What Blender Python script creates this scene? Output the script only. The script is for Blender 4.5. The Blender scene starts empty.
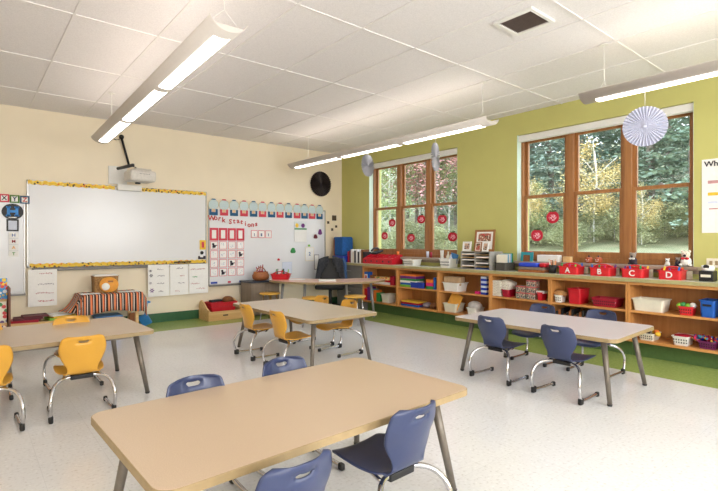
import bpy, bmesh, math, random
from mathutils import Vector, Matrix
random.seed(7)
PI = math.pi
SC = bpy.context.scene
COL = SC.collection
# ------------------------------------------------------------------ camera
H = 1.2
FPX, CX, CY = 474.0, 359.0, 242.0
A = math.radians(50.3)
FW = Vector((math.cos(A), math.sin(A), 0)); RT = Vector((math.sin(A), -math.cos(A), 0))
cd = bpy.data.cameras.new('camera'); cam = bpy.data.objects.new('camera', cd); COL.objects.link(cam)
cam.location = (0, 0, H)
cam.rotation_euler = (PI/2, 0, A - PI/2)
cd.sensor_width = 36.0; cd.lens = FPX/718*36.0; cd.shift_y = -3.5/718; cd.clip_end = 300
SC.camera = cam
# ------------------------------------------------------------------ world, exposure
W = bpy.data.worlds.new('overcast_sky'); SC.world = W; W.use_nodes = True
nt = W.node_tree; nt.nodes.clear()
wo = nt.nodes.new('ShaderNodeOutputWorld'); bg = nt.nodes.new('ShaderNodeBackground')
tc = nt.nodes.new('ShaderNodeTexCoord'); sep = nt.nodes.new('ShaderNodeSeparateXYZ')
rp = nt.nodes.new('ShaderNodeValToRGB')
rp.color_ramp.elements[0].position = 0.0; rp.color_ramp.elements[0].color = (0.90, 0.94, 1.0, 1)
rp.color_ramp.elements[1].position = 0.7; rp.color_ramp.elements[1].color = (0.62, 0.76, 1.0, 1)
nt.links.new(tc.outputs['Generated'], sep.inputs[0]); nt.links.new(sep.outputs['Z'], rp.inputs[0])
nt.links.new(rp.outputs[0], bg.inputs['Color']); bg.inputs['Strength'].default_value = 3.1
nt.links.new(bg.outputs[0], wo.inputs['Surface'])
SC.view_settings.view_transform = 'Standard'; SC.view_settings.look = 'None'
SC.view_settings.gamma = 1.0; SC.view_settings.use_curve_mapping = False
SC.view_settings.exposure = 0.98
LAMP_UP = 5.6      # strength of the tubes above each pendant
LAMP_DOWN = 2.6     # strength of each lens
# added fill: unseen area lights that brighten the room from behind the camera
for k, lx in enumerate((.1, 3.4)):
    la = bpy.data.lights.new('window_daylight', 'AREA'); la.shape = 'RECTANGLE'; la.size = 2.2; la.size_y = 1.6; la.energy = 70; la.color = (.95, .97, 1)
    lo_ = bpy.data.objects.new('window_daylight', la); COL.objects.link(lo_); lo_.location = (lx, -2.52, 1.75); lo_.rotation_euler = (PI/2, 0, 0)
# ------------------------------------------------------------------ helpers
def ray(px, py): return FW + RT*((px-CX)/FPX) + Vector((0, 0, 1))*(-(py-CY)/FPX)
def onz(px, py, z): r = ray(px, py); return Vector((0, 0, H)) + r*((z-H)/r.z)
def onx(px, py, X): r = ray(px, py); return Vector((0, 0, H)) + r*(X/r.x)
def ony(px, py, Y): r = ray(px, py); return Vector((0, 0, H)) + r*(Y/r.y)
def lin(c):
    c /= 255.0
    return c/12.92 if c <= 0.04045 else ((c+0.055)/1.055)**2.4
def rgb(c): return (lin(c[0]), lin(c[1]), lin(c[2]), 1)
MATS = {}
def mat(name, c, rough=0.5, metal=0.0, var=0.06, scale=30, bump=0.0, spec=0.5, emit=0, coat=0, c2=None, detail=3):
    if name in MATS: return MATS[name]
    m = bpy.data.materials.new(name); m.use_nodes = True; n = m.node_tree.nodes; L = m.node_tree.links
    b = n['Principled BSDF']
    t = n.new('ShaderNodeTexCoord'); nz = n.new('ShaderNodeTexNoise'); nz.inputs['Scale'].default_value = scale
    nz.inputs['Detail'].default_value = detail
    L.new(t.outputs['Object'], nz.inputs['Vector'])
    r = n.new('ShaderNodeValToRGB'); r.color_ramp.elements[0].position = .35; r.color_ramp.elements[1].position = .65
    a = rgb(c); q = rgb(c2) if c2 else tuple(min(1, v*(1+var)) for v in a[:3])+(1,)
    p = a if c2 else tuple(v*(1-var) for v in a[:3])+(1,)
    r.color_ramp.elements[0].color = p; r.color_ramp.elements[1].color = q
    L.new(nz.outputs['Fac'], r.inputs[0]); L.new(r.outputs[0], b.inputs['Base Color'])
    b.inputs['Roughness'].default_value = rough; b.inputs['Metallic'].default_value = metal
    b.inputs['Specular IOR Level'].default_value = spec
    if coat: b.inputs['Coat Weight'].default_value = coat; b.inputs['Coat Roughness'].default_value = .15
    if bump:
        bp = n.new('ShaderNodeBump'); bp.inputs['Strength'].default_value = bump; bp.inputs['Distance'].default_value = .01
        L.new(nz.outputs['Fac'], bp.inputs['Height']); L.new(bp.outputs[0], b.inputs['Normal'])
    if emit:
        b.inputs['Emission Color'].default_value = a; b.inputs['Emission Strength'].default_value = emit
    MATS[name] = m; return m
def wood(name, c, c2, rough=.45, axis='Y', scale=6):
    if name in MATS: return MATS[name]
    m = bpy.data.materials.new(name); m.use_nodes = True; n = m.node_tree.nodes; L = m.node_tree.links
    b = n['Principled BSDF']; t = n.new('ShaderNodeTexCoord'); mp = n.new('ShaderNodeMapping')
    s = {'X': (scale*.15, scale*3, scale*3), 'Y': (scale*3, scale*.15, scale*3), 'Z': (scale*3, scale*3, scale*.15)}[axis]
    mp.inputs['Scale'].default_value = s
    nz = n.new('ShaderNodeTexNoise'); nz.inputs['Scale'].default_value = 1.6; nz.inputs['Detail'].default_value = 6; nz.inputs['Distortion'].default_value = .6
    r = n.new('ShaderNodeValToRGB'); r.color_ramp.elements[0].position = .3; r.color_ramp.elements[1].position = .7
    r.color_ramp.elements[0].color = rgb(c); r.color_ramp.elements[1].color = rgb(c2)
    L.new(t.outputs['Object'], mp.inputs[0]); L.new(mp.outputs[0], nz.inputs['Vector']); L.new(nz.outputs['Fac'], r.inputs[0])
    L.new(r.outputs[0], b.inputs['Base Color']); b.inputs['Roughness'].default_value = rough
    MATS[name] = m; return m
def cellmat(name, base, cols, scale, rough=.7, thr=.42):
    """printed surface: coloured blobs on a base colour"""
    if name in MATS: return MATS[name]
    m = bpy.data.materials.new(name); m.use_nodes = True; n = m.node_tree.nodes; L = m.node_tree.links
    b = n['Principled BSDF']; t = n.new('ShaderNodeTexCoord')
    v = n.new('ShaderNodeTexVoronoi'); v.inputs['Scale'].default_value = scale
    L.new(t.outputs['Object'], v.inputs['Vector'])
    sp = n.new('ShaderNodeSeparateColor'); L.new(v.outputs['Color'], sp.inputs[0])
    r = n.new('ShaderNodeValToRGB'); r.color_ramp.interpolation = 'CONSTANT'
    els = r.color_ramp.elements
    els[0].position = 0; els[0].color = rgb(cols[0]); els[1].position = 1/len(cols); els[1].color = rgb(cols[1 % len(cols)])
    for i in range(2, len(cols)):
        e = els.new(i/len(cols)); e.color = rgb(cols[i])
    L.new(sp.outputs[0], r.inputs[0])
    lt = n.new('ShaderNodeMath'); lt.operation = 'LESS_THAN'; lt.inputs[1].default_value = thr
    L.new(v.outputs['Distance'], lt.inputs[0])
    mx = n.new('ShaderNodeMix'); mx.data_type = 'RGBA'
    L.new(lt.outputs[0], mx.inputs[0]); mx.inputs[6].default_value = rgb(base); L.new(r.outputs[0], mx.inputs[7])
    L.new(mx.outputs[2], b.inputs['Base Color']); b.inputs['Roughness'].default_value = rough
    MATS[name] = m; return m

class MB:
    def __init__(s): s.bm = bmesh.new(); s.M = Matrix.Identity(4)
    def _t(s, vs, M=None):
        T = s.M @ M if M is not None else s.M
        bmesh.ops.transform(s.bm, matrix=T, verts=vs)
    def box(s, c, d, bevel=0, rz=0, R=None, seg=2, taper=None):
        """c centre, d full size, taper = scale of the bottom face"""
        r = bmesh.ops.create_cube(s.bm, size=1.0); vs = r['verts']
        for v in vs:
            k = (taper if taper and v.co.z < 0 else 1)
            v.co = Vector((v.co.x*d[0]*k, v.co.y*d[1]*k, v.co.z*d[2]))
        if bevel:
            es = list({e for v in vs for e in v.link_edges})
            g = bmesh.ops.bevel(s.bm, geom=es, offset=bevel, segments=seg, affect='EDGES', profile=.5)
            vs = list({v for v in g['verts']} | {v for v in vs if v.is_valid})
        M = Matrix.Translation(c) @ (R if R is not None else Matrix.Rotation(rz, 4, 'Z'))
        s._t(vs, M); return s
    def bb(s, x0, x1, y0, y1, z0, z1, bevel=0):
        return s.box(((x0+x1)/2, (y0+y1)/2, (z0+z1)/2), (abs(x1-x0), abs(y1-y0), abs(z1-z0)), bevel)
    def cyl(s, p0, p1, r0, r1=None, seg=14, smooth=True):
        r1 = r0 if r1 is None else r1
        p0 = Vector(p0); p1 = Vector(p1); d = p1-p0
        q = d.to_track_quat('Z', 'Y').to_matrix().to_4x4()
        r = bmesh.ops.create_cone(s.bm, cap_ends=True, segments=seg, radius1=r0, radius2=r1, depth=d.length)
        fs = {f for v in r['verts'] for f in v.link_faces}
        for f in fs: f.smooth = smooth and len(f.verts) == 4
        s._t(r['verts'], Matrix.Translation((p0+p1)/2) @ q); return s
    def ball(s, c, r, seg=16, R=None):
        rr = (r, r, r) if not hasattr(r, '__len__') else r
        g = bmesh.ops.create_uvsphere(s.bm, u_segments=seg, v_segments=max(6, seg//2), radius=1)
        for f in {f for v in g['verts'] for f in v.link_faces}: f.smooth = True
        M = Matrix.Translation(c) @ (R if R is not None else Matrix.Identity(4)) @ Matrix.Diagonal((rr[0], rr[1], rr[2], 1))
        s._t(g['verts'], M); return s
    def tube(s, pts, r, seg=10, sm=3, caps=True):
        P = [Vector(p) for p in pts]
        if sm and len(P) > 2:      # catmull-rom
            Q = []
            for i in range(len(P)-1):
                a = P[max(0, i-1)]; b = P[i]; c = P[i+1]; d = P[min(len(P)-1, i+2)]
                for k in range(sm):
                    t = k/sm
                    Q.append(.5*((2*b)+(c-a)*t+(2*a-5*b+4*c-d)*t*t+(3*b-a-3*c+d)*t**3))
            Q.append(P[-1]); P = Q
        rings = []; n = None
        for i, p in enumerate(P):
            t = (P[min(i+1, len(P)-1)]-P[max(i-1, 0)]).normalized()
            if n is None: n = t.orthogonal().normalized()
            n = (n - t*n.dot(t)).normalized(); b = t.cross(n)
            rings.append([s.bm.verts.new(s.M @ (p + (n*math.cos(a)+b*math.sin(a))*r)) for a in [2*PI*k/seg for k in range(seg)]])
        for i in range(len(rings)-1):
            for k in range(seg):
                f = s.bm.faces.new((rings[i][k], rings[i][(k+1) % seg], rings[i+1][(k+1) % seg], rings[i+1][k])); f.smooth = True
        if caps: s.bm.faces.new(rings[0][::-1]); s.bm.faces.new(rings[-1])
        return s
    def lathe(s, prof, c=(0, 0, 0), seg=24, sx=1, sy=1):
        rings = []
        for (r, z) in prof:
            rings.append([s.bm.verts.new(s.M @ Vector((c[0]+max(r, 1e-4)*sx*math.cos(2*PI*k/seg), c[1]+max(r, 1e-4)*sy*math.sin(2*PI*k/seg), c[2]+z))) for k in range(seg)])
        for i in range(len(rings)-1):
            for k in range(seg):
                f = s.bm.faces.new((rings[i][k], rings[i][(k+1) % seg], rings[i+1][(k+1) % seg], rings[i+1][k])); f.smooth = True
        s.bm.faces.new(rings[0][::-1]); s.bm.faces.new(rings[-1]); return s
    def prism(s, poly, z0, z1, M=None, bevel=0):
        a = [s.bm.verts.new((p[0], p[1], z0)) for p in poly]; b = [s.bm.verts.new((p[0], p[1], z1)) for p in poly]
        n = len(poly); s.bm.faces.new(a[::-1]); top = s.bm.faces.new(b)
        for i in range(n): s.bm.faces.new((a[i], a[(i+1) % n], b[(i+1) % n], b[i]))
        vs = a+b
        s._t(vs, M); return s
    def tub(s, w, d, h, t=.003, taper=.86, rim=.008, z=0, holes=False):
        """open tray centred at origin, base at z"""
        def ring(sx, sy, zz, r=.02):
            P = rrect(sx, sy, min(r, sx*.3, sy*.3), 4)
            return [s.bm.verts.new(s.M @ Vector((p[0], p[1], zz))) for p in P]
        o0 = ring(w*taper, d*taper, z); o1 = ring(w, d, z+h-rim); o2 = ring(w+rim*2, d+rim*2, z+h-rim); o3 = ring(w+rim*2, d+rim*2, z+h)
        i1 = ring(w-2*t, d-2*t, z+h); i0 = ring(w*taper-2*t, d*taper-2*t, z+t)
        L = [o0, o1, o2, o3, i1, i0]; n = len(o0)
        s.bm.faces.new(o0[::-1]); s.bm.faces.new(i0)
        for a, b in zip(L, L[1:]):
            for k in range(n): s.bm.faces.new((a[k], a[(k+1) % n], b[(k+1) % n], b[k]))
        return s
    def build(s, name, m=None, parent=None, loc=None, **kw):
        me = bpy.data.meshes.new(name)
        bmesh.ops.recalc_face_normals(s.bm, faces=s.bm.faces)
        s.bm.to_mesh(me); s.bm.free()
        if m: me.materials.append(m)
        return link(name, me, parent, loc, **kw)
def link(name, me, parent=None, loc=None, label=None, cat=None, group=None, kind=None):
    o = bpy.data.objects.new(name, me); COL.objects.link(o)
    if parent: o.parent = parent
    if loc is not None: o.location = loc
    tag(o, label, cat, group, kind); return o
def tag(o, label=None, cat=None, group=None, kind=None):
    if label: o['label'] = label
    if cat: o['category'] = cat
    if group: o['group'] = group
    if kind: o['kind'] = kind
    return o
def empty(name, loc, rz=0, label=None, cat=None, group=None, kind=None):
    o = link(name, None, None, loc, label, cat, group, kind); o.rotation_euler.z = rz; o.empty_display_size = .1; return o
def copy_tree(o, parent=None, skip=()):
    c = o.copy(); COL.objects.link(c); c.parent = parent
    for ch in list(o.children): copy_tree(ch, c)
    return c
def place(proto, used, loc, rz, label, group=None):
    o = proto if not used else copy_tree(proto)
    o.location = loc; o.rotation_euler = (0, 0, rz); o['label'] = label
    if group: o['group'] = group
    return o
def rrect(w, h, r, n=5):
    P = []
    for cx, cy, a0 in ((w/2-r, h/2-r, 0), (-w/2+r, h/2-r, PI/2), (-w/2+r, -h/2+r, PI), (w/2-r, -h/2+r, 1.5*PI)):
        for k in range(n+1):
            a = a0+PI/2*k/n; P.append((cx+r*math.cos(a), cy+r*math.sin(a)))
    return P
def ell(rx, ry, n=24, cx=0, cy=0): return [(cx+rx*math.cos(2*PI*k/n), cy+ry*math.sin(2*PI*k/n)) for k in range(n)]
# frames whose local x runs to the right and y up as seen by someone facing the wall, z towards the room
def wall_back_M(x, z, y): return Matrix.Translation((x, y, z)) @ Matrix.Rotation(PI/2, 4, 'X')
def wall_right_M(y, z, x): return Matrix.Translation((x, y, z)) @ Matrix.Rotation(-PI/2, 4, 'Z') @ Matrix.Rotation(PI/2, 4, 'X')
def text(name, body, size, M, m, parent=None, depth=.0015, align='CENTER', shear=0, **kw):
    cu = bpy.data.curves.new(name, 'FONT'); cu.body = body; cu.size = size; cu.extrude = depth; cu.offset = size*.02
    cu.align_x = align; cu.align_y = 'CENTER'; cu.resolution_u = 3; cu.shear = shear
    t = bpy.data.objects.new(name, cu); COL.objects.link(t)
    dg = bpy.context.evaluated_depsgraph_get(); dg.update()
    me = bpy.data.meshes.new_from_object(t.evaluated_get(dg)); bpy.data.objects.remove(t); bpy.data.curves.remove(cu)
    me.name = name; me.materials.clear(); me.materials.append(m); me.transform(M)
    return link(name, me, parent, **kw)
# ------------------------------------------------------------------ materials
m_beige = mat('beige_wall_paint', (244, 230, 204), .7, var=.015, scale=3, bump=.02)
m_olive = mat('olive_wall_paint', (196, 192, 116), .65, var=.02, scale=3, bump=.02)
m_jamb = mat('pale_jamb_paint', (205, 222, 205), .6, var=.02)
m_white = mat('white_paint', (235, 233, 228), .5, var=.02)
m_board = mat('whiteboard_enamel', (228, 228, 230), .22, var=.01, scale=2)
m_alu = mat('brushed_aluminium', (170, 168, 165), .35, metal=.8)
m_black = mat('black_plastic', (22, 22, 24), .5)
m_dark = mat('charcoal_plastic', (48, 48, 50), .5)
m_chrome = mat('chrome', (205, 205, 208), .12, metal=1.0, var=.02)
m_yel = mat('yellow_shell_plastic', (220, 164, 62), .32, var=.03, scale=400, bump=.02)
m_yel2 = mat('yellow_stool_plastic', (222, 170, 70), .4, var=.03)
m_navy = mat('slate_blue_shell_plastic', (54, 64, 98), .32, var=.03, scale=400, bump=.02)
m_red = mat('red_plastic', (200, 24, 40), .35)
m_red2 = mat('bright_red_plastic', (218, 40, 48), .35)
m_crim = mat('crimson_plastic', (170, 20, 48), .4)
m_blue = mat('blue_plastic', (24, 90, 180), .4)
m_cobalt = mat('cobalt_plastic', (30, 60, 170), .4)
m_teal = mat('teal_paint', (40, 150, 160), .5)
m_cream = mat('cream_plastic', (232, 226, 208), .4, var=.02)
m_ivory = mat('white_plastic', (238, 236, 230), .4, var=.02)
m_paper = mat('white_paper', (242, 240, 236), .8, var=.02)
m_paper2 = mat('bluish_paper', (214, 220, 236), .8, var=.02)
m_ink = mat('dark_ink', (50, 44, 56), .8)
m_redink = mat('red_ink', (190, 50, 50), .8)
m_pink = mat('pink_card', (226, 120, 128), .8, var=.03)
m_redcard = mat('red_card', (214, 74, 90), .8, var=.03)
m_green = mat('green_paint', (50, 140, 70), .5)
m_lime = mat('lime_plastic', (130, 190, 60), .5)
m_brown = mat('brown_fabric', (130, 84, 50), .9, var=.15, scale=60)
m_orange = mat('orange_plastic', (230, 120, 40), .5)
m_purple = mat('purple_plastic', (110, 40, 120), .5)
m_magenta = mat('magenta_plastic', (214, 30, 110), .5)
m_yellow = mat('yellow_card', (240, 196, 60), .6)
m_tan = mat('tan_edge_band', (160, 138, 100), .5, var=.05)
m_leg = mat('bronze_grey_leg_paint', (118, 110, 100), .38, metal=.35)
m_counter = mat('pale_green_laminate', (196, 196, 170), .3, var=.04, scale=120)
m_maple = wood('maple_shelf_wood', (196, 132, 70), (216, 156, 92), .4, 'Y')
m_maplez = wood('maple_panel_wood', (196, 132, 70), (214, 152, 88), .4, 'Z')
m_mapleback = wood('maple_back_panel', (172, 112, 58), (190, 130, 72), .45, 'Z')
m_oak = wood('window_oak', (146, 96, 54), (174, 120, 70), .4, 'Z')
m_birch = wood('birch_plywood', (216, 172, 112), (232, 194, 138), .45, 'X')
m_greycab = wood('grey_brown_laminate', (132, 116, 100), (150, 134, 116), .5, 'Z')
m_pleat = mat('pleated_paper', (196, 198, 214), .7, var=.02)
m_skin = mat('peach_card', (228, 190, 150), .7)

def topmat(name, c, c2):
    m = mat(name, c, .3, c2=c2, scale=260, detail=1, var=0); return m
m_top_tan = topmat('tan_laminate', (192, 168, 140), (202, 179, 151))
m_top_lilac = topmat('pale_laminate', (206, 198, 200), (216, 210, 212))
m_top_beige = topmat('beige_laminate', (206, 190, 168), (216, 202, 182))
m_top_pink = topmat('pinkish_laminate', (218, 176, 156), (228, 188, 168))

# ------------------------------------------------------------------ room shell
XR, YB, ZC = 5.68, 7.37, 2.914
XL, YF = -1.7, -2.6
def floor_mat():
    m = bpy.data.materials.new('speckled_vinyl_tile'); m.use_nodes = True; n = m.node_tree.nodes; L = m.node_tree.links
    b = n['Principled BSDF']; t = n.new('ShaderNodeTexCoord')
    v = n.new('ShaderNodeTexNoise'); v.inputs['Scale'].default_value = 55; v.inputs['Detail'].default_value = 4
    r = n.new('ShaderNodeValToRGB'); e = r.color_ramp.elements
    e[0].position = .30; e[0].color = rgb((212, 210, 208)); e[1].position = .42; e[1].color = rgb((230, 230, 230))
    e2 = e.new(.62); e2.color = rgb((233, 233, 233)); e3 = e.new(.74); e3.color = rgb((246, 246, 246))
    L.new(t.outputs['Object'], v.inputs['Vector']); L.new(v.outputs['Fac'], r.inputs[0])
    ck = n.new('ShaderNodeTexBrick'); ck.offset = 0; ck.inputs['Scale'].default_value = 1; ck.inputs['Brick Width'].default_value = .305
    ck.inputs['Row Height'].default_value = .305; ck.inputs['Mortar Size'].default_value = .0012
    ck.inputs['Color1'].default_value = (1, 1, 1, 1); ck.inputs['Color2'].default_value = (.965, .965, .965, 1); ck.inputs['Mortar'].default_value = (.86, .86, .86, 1)
    L.new(t.outputs['Object'], ck.inputs['Vector'])
    mx = n.new('ShaderNodeMix'); mx.data_type = 'RGBA'; mx.blend_type = 'MULTIPLY'; mx.inputs[0].default_value = 1
    L.new(r.outputs[0], mx.inputs[6]); L.new(ck.outputs['Color'], mx.inputs[7]); L.new(mx.outputs[2], b.inputs['Base Color'])
    b.inputs['Roughness'].default_value = .16; b.inputs['Specular IOR Level'].default_value = .5
    n2 = n.new('ShaderNodeTexNoise'); n2.inputs['Scale'].default_value = 7
    bp = n.new('ShaderNodeBump'); bp.inputs['Strength'].default_value = .03; bp.inputs['Distance'].default_value = .01
    L.new(t.outputs['Object'], n2.inputs['Vector']); L.new(n2.outputs['Fac'], bp.inputs['Height']); L.new(bp.outputs[0], b.inputs['Normal'])
    return m
m_floor = floor_mat()
m_gfloor = mat('green_vinyl_tile', (154, 174, 96), .22, c2=(168, 186, 110), scale=40)
m_cove = mat('dark_green_cove_base', (50, 100, 66), .35)
GX, GY = 4.73, 6.60
MB().bb(XL, GX, YF, GY, -.1, 0).build('floor', m_floor, kind='structure')
b = MB(); b.bb(GX, XR, YF, YB, -.1, 0); b.bb(XL, GX, GY, YB, -.1, 0); b.build('floor', m_gfloor, kind='structure')
def ceil_mat():
    m = mat('acoustic_tile', (236, 232, 232), .85, var=.05, scale=110, bump=.25, detail=6); return m
MB().bb(XL-.2, XR+.3, YF-.2, YB+.2, ZC, ZC+.1).build('ceiling', ceil_mat(), kind='structure')
m_bar = mat('ceiling_grid_paint', (236, 232, 230), .5, var=.01)
b = MB(); m_gap = mat('tile_shadow_edge', (150, 142, 134), .9)
xs = [.63+.605*k for k in range(-4, 9)]; ys = [5.31+1.2*k for k in range(-6, 2)]
for x in xs:
    if XL < x < XR: b.bb(x-.008, x+.008, YF, YB, ZC-.007, ZC)
for y in ys:
    if YF < y < YB: b.bb(XL, XR, y-.008, y+.008, ZC-.0065, ZC)
b.build('trim_1', m_bar, kind='structure')
MB().bb(XL-.2, XR+.3, YB, YB+.15, -.1, ZC).build('wall_back', m_beige, kind='structure')
MB().bb(XL-.2, XL, YF, YB, -.1, ZC).build('wall_left', m_beige, kind='structure')
MB().bb(XL-.2, XR+.3, YF-.2, YF, -.1, ZC).build('wall_front', m_beige, kind='structure')
# right wall with two window openings
WINS = [(4.53, 6.55), (1.53, 3.53)]; WZ0, WZ1 = .95, 2.625; WT = .30
b = MB()
b.bb(XR, XR+WT, YF, YB, -.1, WZ0-.03); b.bb(XR, XR+WT, YF, YB, WZ1, ZC)
edges = [YF, 1.53, 3.53, 4.53, 6.55, YB]
for y0, y1 in ((edges[0], edges[1]), (edges[2], edges[3]), (edges[4], edges[5])): b.bb(XR, XR+WT, y0, y1, WZ0-.03, WZ1)
b.build('wall_right', m_olive, kind='structure')
b = MB(); b.bb(XL, XR-.0, YB-.012, YB, 0, .135); b.build('baseboard_back', m_cove, kind='structure')
b = MB(); b.bb(XR-.012, XR, YF, .25, 0, .135); b.build('baseboard_right', m_cove, kind='structure')
# ------------------------------------------------------------------ windows
def glass_mat():
    m = bpy.data.materials.new('window_glass'); m.use_nodes = True; n = m.node_tree.nodes; L = m.node_tree.links
    n.remove(n['Principled BSDF']); o = n['Material Output']
    t = n.new('ShaderNodeBsdfTransparent'); t.inputs[0].default_value = (.93, .96, .95, 1)
    g = n.new('ShaderNodeBsdfGlossy'); g.inputs['Roughness'].default_value = .02
    lw = n.new('ShaderNodeLayerWeight'); lw.inputs['Blend'].default_value = .5
    pw = n.new('ShaderNodeMath'); pw.operation = 'POWER'; pw.inputs[1].default_value = 5; L.new(lw.outputs['Facing'], pw.inputs[0])
    f = n.new('ShaderNodeMath'); f.operation = 'MULTIPLY_ADD'; f.inputs[1].default_value = .6; f.inputs[2].default_value = .03; L.new(pw.outputs[0], f.inputs[0])
    nz = n.new('ShaderNodeTexNoise'); nz.inputs['Scale'].default_value = 2; bp = n.new('ShaderNodeBump'); bp.inputs['Strength'].default_value = .01
    L.new(nz.outputs['Fac'], bp.inputs['Height']); L.new(bp.outputs[0], g.inputs['Normal'])
    mx = n.new('ShaderNodeMixShader'); L.new(f.outputs[0], mx.inputs[0]); L.new(t.outputs[0], mx.inputs[1]); L.new(g.outputs[0], mx.inputs[2])
    L.new(mx.outputs[0], o.inputs['Surface']); return m
m_glass = glass_mat()
m_stone = mat('grey_brown_sill', (160, 142, 126), .5, var=.06, scale=60)
XF = 5.78       # front of the window frame
for i, (y0, y1) in enumerate(WINS):
    w = empty('window_%d' % (i+1), (XF, (y0+y1)/2, WZ0), kind='structure')
    yc = (y0+y1)/2; hw = (y1-y0)/2; hz = WZ1-WZ0
    b = MB()                                    # outer frame and mullions, local coords
    b.bb(0, .1, -hw, hw, 0, .055, .004); b.bb(0, .1, -hw, hw, hz-.06, hz, .004)
    u = 2*hw/3
    for k in range(4):
        yy = -hw+u*k; wd = .035 if k in (0, 3) else .045
        a0 = max(-hw, yy-wd); a1 = min(hw, yy+wd); b.bb(-.004, .1, a0, a1, .05, hz-.05, .004)
    b.build('window_frame', m_oak, w)
    for k in range(3):
        a0 = -hw+u*k+(.035 if k == 0 else .045); a1 = -hw+u*(k+1)-(.035 if k == 2 else .045)
        for nm, z0, z1, xo in (('lower_sash', .055, .87, .012), ('upper_sash', .83, hz-.06, .05)):
            s = MB(); st = .042
            s.bb(xo, xo+.035, a0, a0+st, z0, z1, .003); s.bb(xo, xo+.035, a1-st, a1, z0, z1, .003)
            s.bb(xo, xo+.035, a0+st, a1-st, z0, z0+(.075 if nm == 'lower_sash' else .04), .003)
            s.bb(xo, xo+.035, a0+st, a1-st, z1-.04, z1, .003)
            so = s.build(nm, m_oak, w)
            g = MB(); g.bb(xo+.014, xo+.019, a0+st-.003, a1-st+.003, z0+.03, z1-.03); g.build('glass_pane', m_glass, so)
        lk = MB(); ym = (a0+a1)/2; lk.bb(.0, .02, ym-.03, ym+.03, .868, .884, .003); lk.cyl((.008, ym, .884), (.008, ym, .894), .012); lk.build('sash_lock', m_alu, w)
    b = MB(); b.bb(-.075, -.005, -hw+.004, hw-.004, hz-.085, hz-.003, .006); b.build('roller_shade_box', m_white, w)
    j = MB(); j.bb(-.1, 0, hw-.004, hw, 0, hz); j.bb(-.1, 0, -hw, -hw+.004, 0, hz); j.build('jamb_lining', m_jamb, w)
    s = MB(); s.bb(XR-.10, XF+.02, y0-.06, y1+.06, WZ0-.035, WZ0, .004); s.bb(XR-.018, XR-.001, y0-.05, y1+.05, WZ0-.075, WZ0-.035, .002)
    s.build('trim_%d' % (i+2), m_stone, kind='structure')
SILL = WZ0
for i, lx in enumerate((.1, 3.4)):  # unseen windows, added behind the camera to go with the fill lights
    w = empty('window_%d' % (i+3), (lx, YF, .9), kind='structure'); b = MB()
    for q in ((-1.2, -1.1, 0, 1.7), (1.1, 1.2, 0, 1.7), (-.03, .03, .08, 1.62), (-1.1, 1.1, 0, .08), (-1.1, 1.1, 1.62, 1.7)): b.bb(q[0], q[1], .001, .05, q[2], q[3], .003)
    b.build('window_frame', m_oak, w); b = MB(); b.bb(-1.1, 1.1, .002, .01, .08, 1.62); b.build('glass_pane', m_glass, w)
# ------------------------------------------------------------------ open shelving and counter along the window wall
SX0, SX1 = 5.33, XR-.014
m_toe = mat('olive_green_toe_kick', (84, 112, 62), .4)
CT = .825; ZM0, ZM1 = .468, .49; ZB0, ZB1 = .165, .19; ZU = .785
bays = [6.33, 5.47, 4.61, 3.71, 2.88, 2.02, 1.14, .28]
nth = ['first shelving bay from the room corner, under the red magazine files', 'second shelving bay from the room corner, holding the blue box and stacked games',
       'third shelving bay from the room corner, under the grey mail sorter', 'fourth shelving bay from the room corner, holding stacked clear boxes',
       'fifth shelving bay from the corner, holding the large red bin', 'sixth shelving bay from the corner, holding a long cream tub',
       'shelving bay at the right edge of the photo, past the blue bin']
for k in range(len(bays)-1):
    y1, y0 = bays[k], bays[k+1]; g = .0015
    u = empty('shelving_unit', (SX0, (y0+y1)/2, 0), label='maple '+nth[k], cat='shelf', group='open maple shelving units')
    h = (y1-y0)/2-g; D = SX1-SX0
    for s_ in (1, -1): MB().bb(0, D, s_*h, s_*(h-.02), ZB0-.001, ZU).build('side_panel', m_maplez, u)
    MB().bb(.006, D-.008, -h+.02, h-.02, ZM0, ZM1).build('middle_shelf', m_maple, u)
    MB().bb(.0, D-.008, -h+.02, h-.02, ZB0, ZB1).build('bottom_shelf', m_maple, u)
    MB().bb(D-.008, D, -h+.02, h-.02, ZB0, ZU).build('back_panel', m_mapleback, u)
    MB().bb(0, D-.008, -h+.02, h-.02, ZU-.03, ZU).build('top_rail', m_maple, u)
    MB().bb(.13, D, -h, h, 0, ZB0-.001).build('toe_kick', m_toe, u)
b = MB(); b.bb(SX0-.025, XR-.003, .22, YB-.02, ZU+.001, CT, .004)
ct = b.build('countertop', m_counter, label='long pale green laminate countertop running on top of the wooden shelves', cat='countertop')
b = MB(); b.bb(SX0-.027, SX0-.0252, .22, YB-.03, ZU+.003, CT-.003); b.build('edge_band', mat('olive_edge_band', (172, 164, 116), .4), ct)
# grey file cabinet below the counter in the corner
fc = empty('file_cabinet', (SX0+.005, 6.70, 0), label='grey metal cabinet under the countertop beside the office chair', cat='cabinet')
m_gmet = mat('speckled_grey_panel', (120, 116, 112), .6, var=.12, scale=300)
MB().bb(0, .33, -.36, .36, 0, ZU-.002, .004).build('body', m_gmet, fc)
for k in range(2):
    d = MB(); d.bb(-.015, -.001, -.345, .345, .03+.375*k, .38+.375*k, .004); dr = d.build('drawer', m_gmet, fc)
    MB().bb(-.03, -.015, -.06, .06, .30+.375*k, .315+.375*k, .003).build('handle', m_alu, dr)
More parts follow.
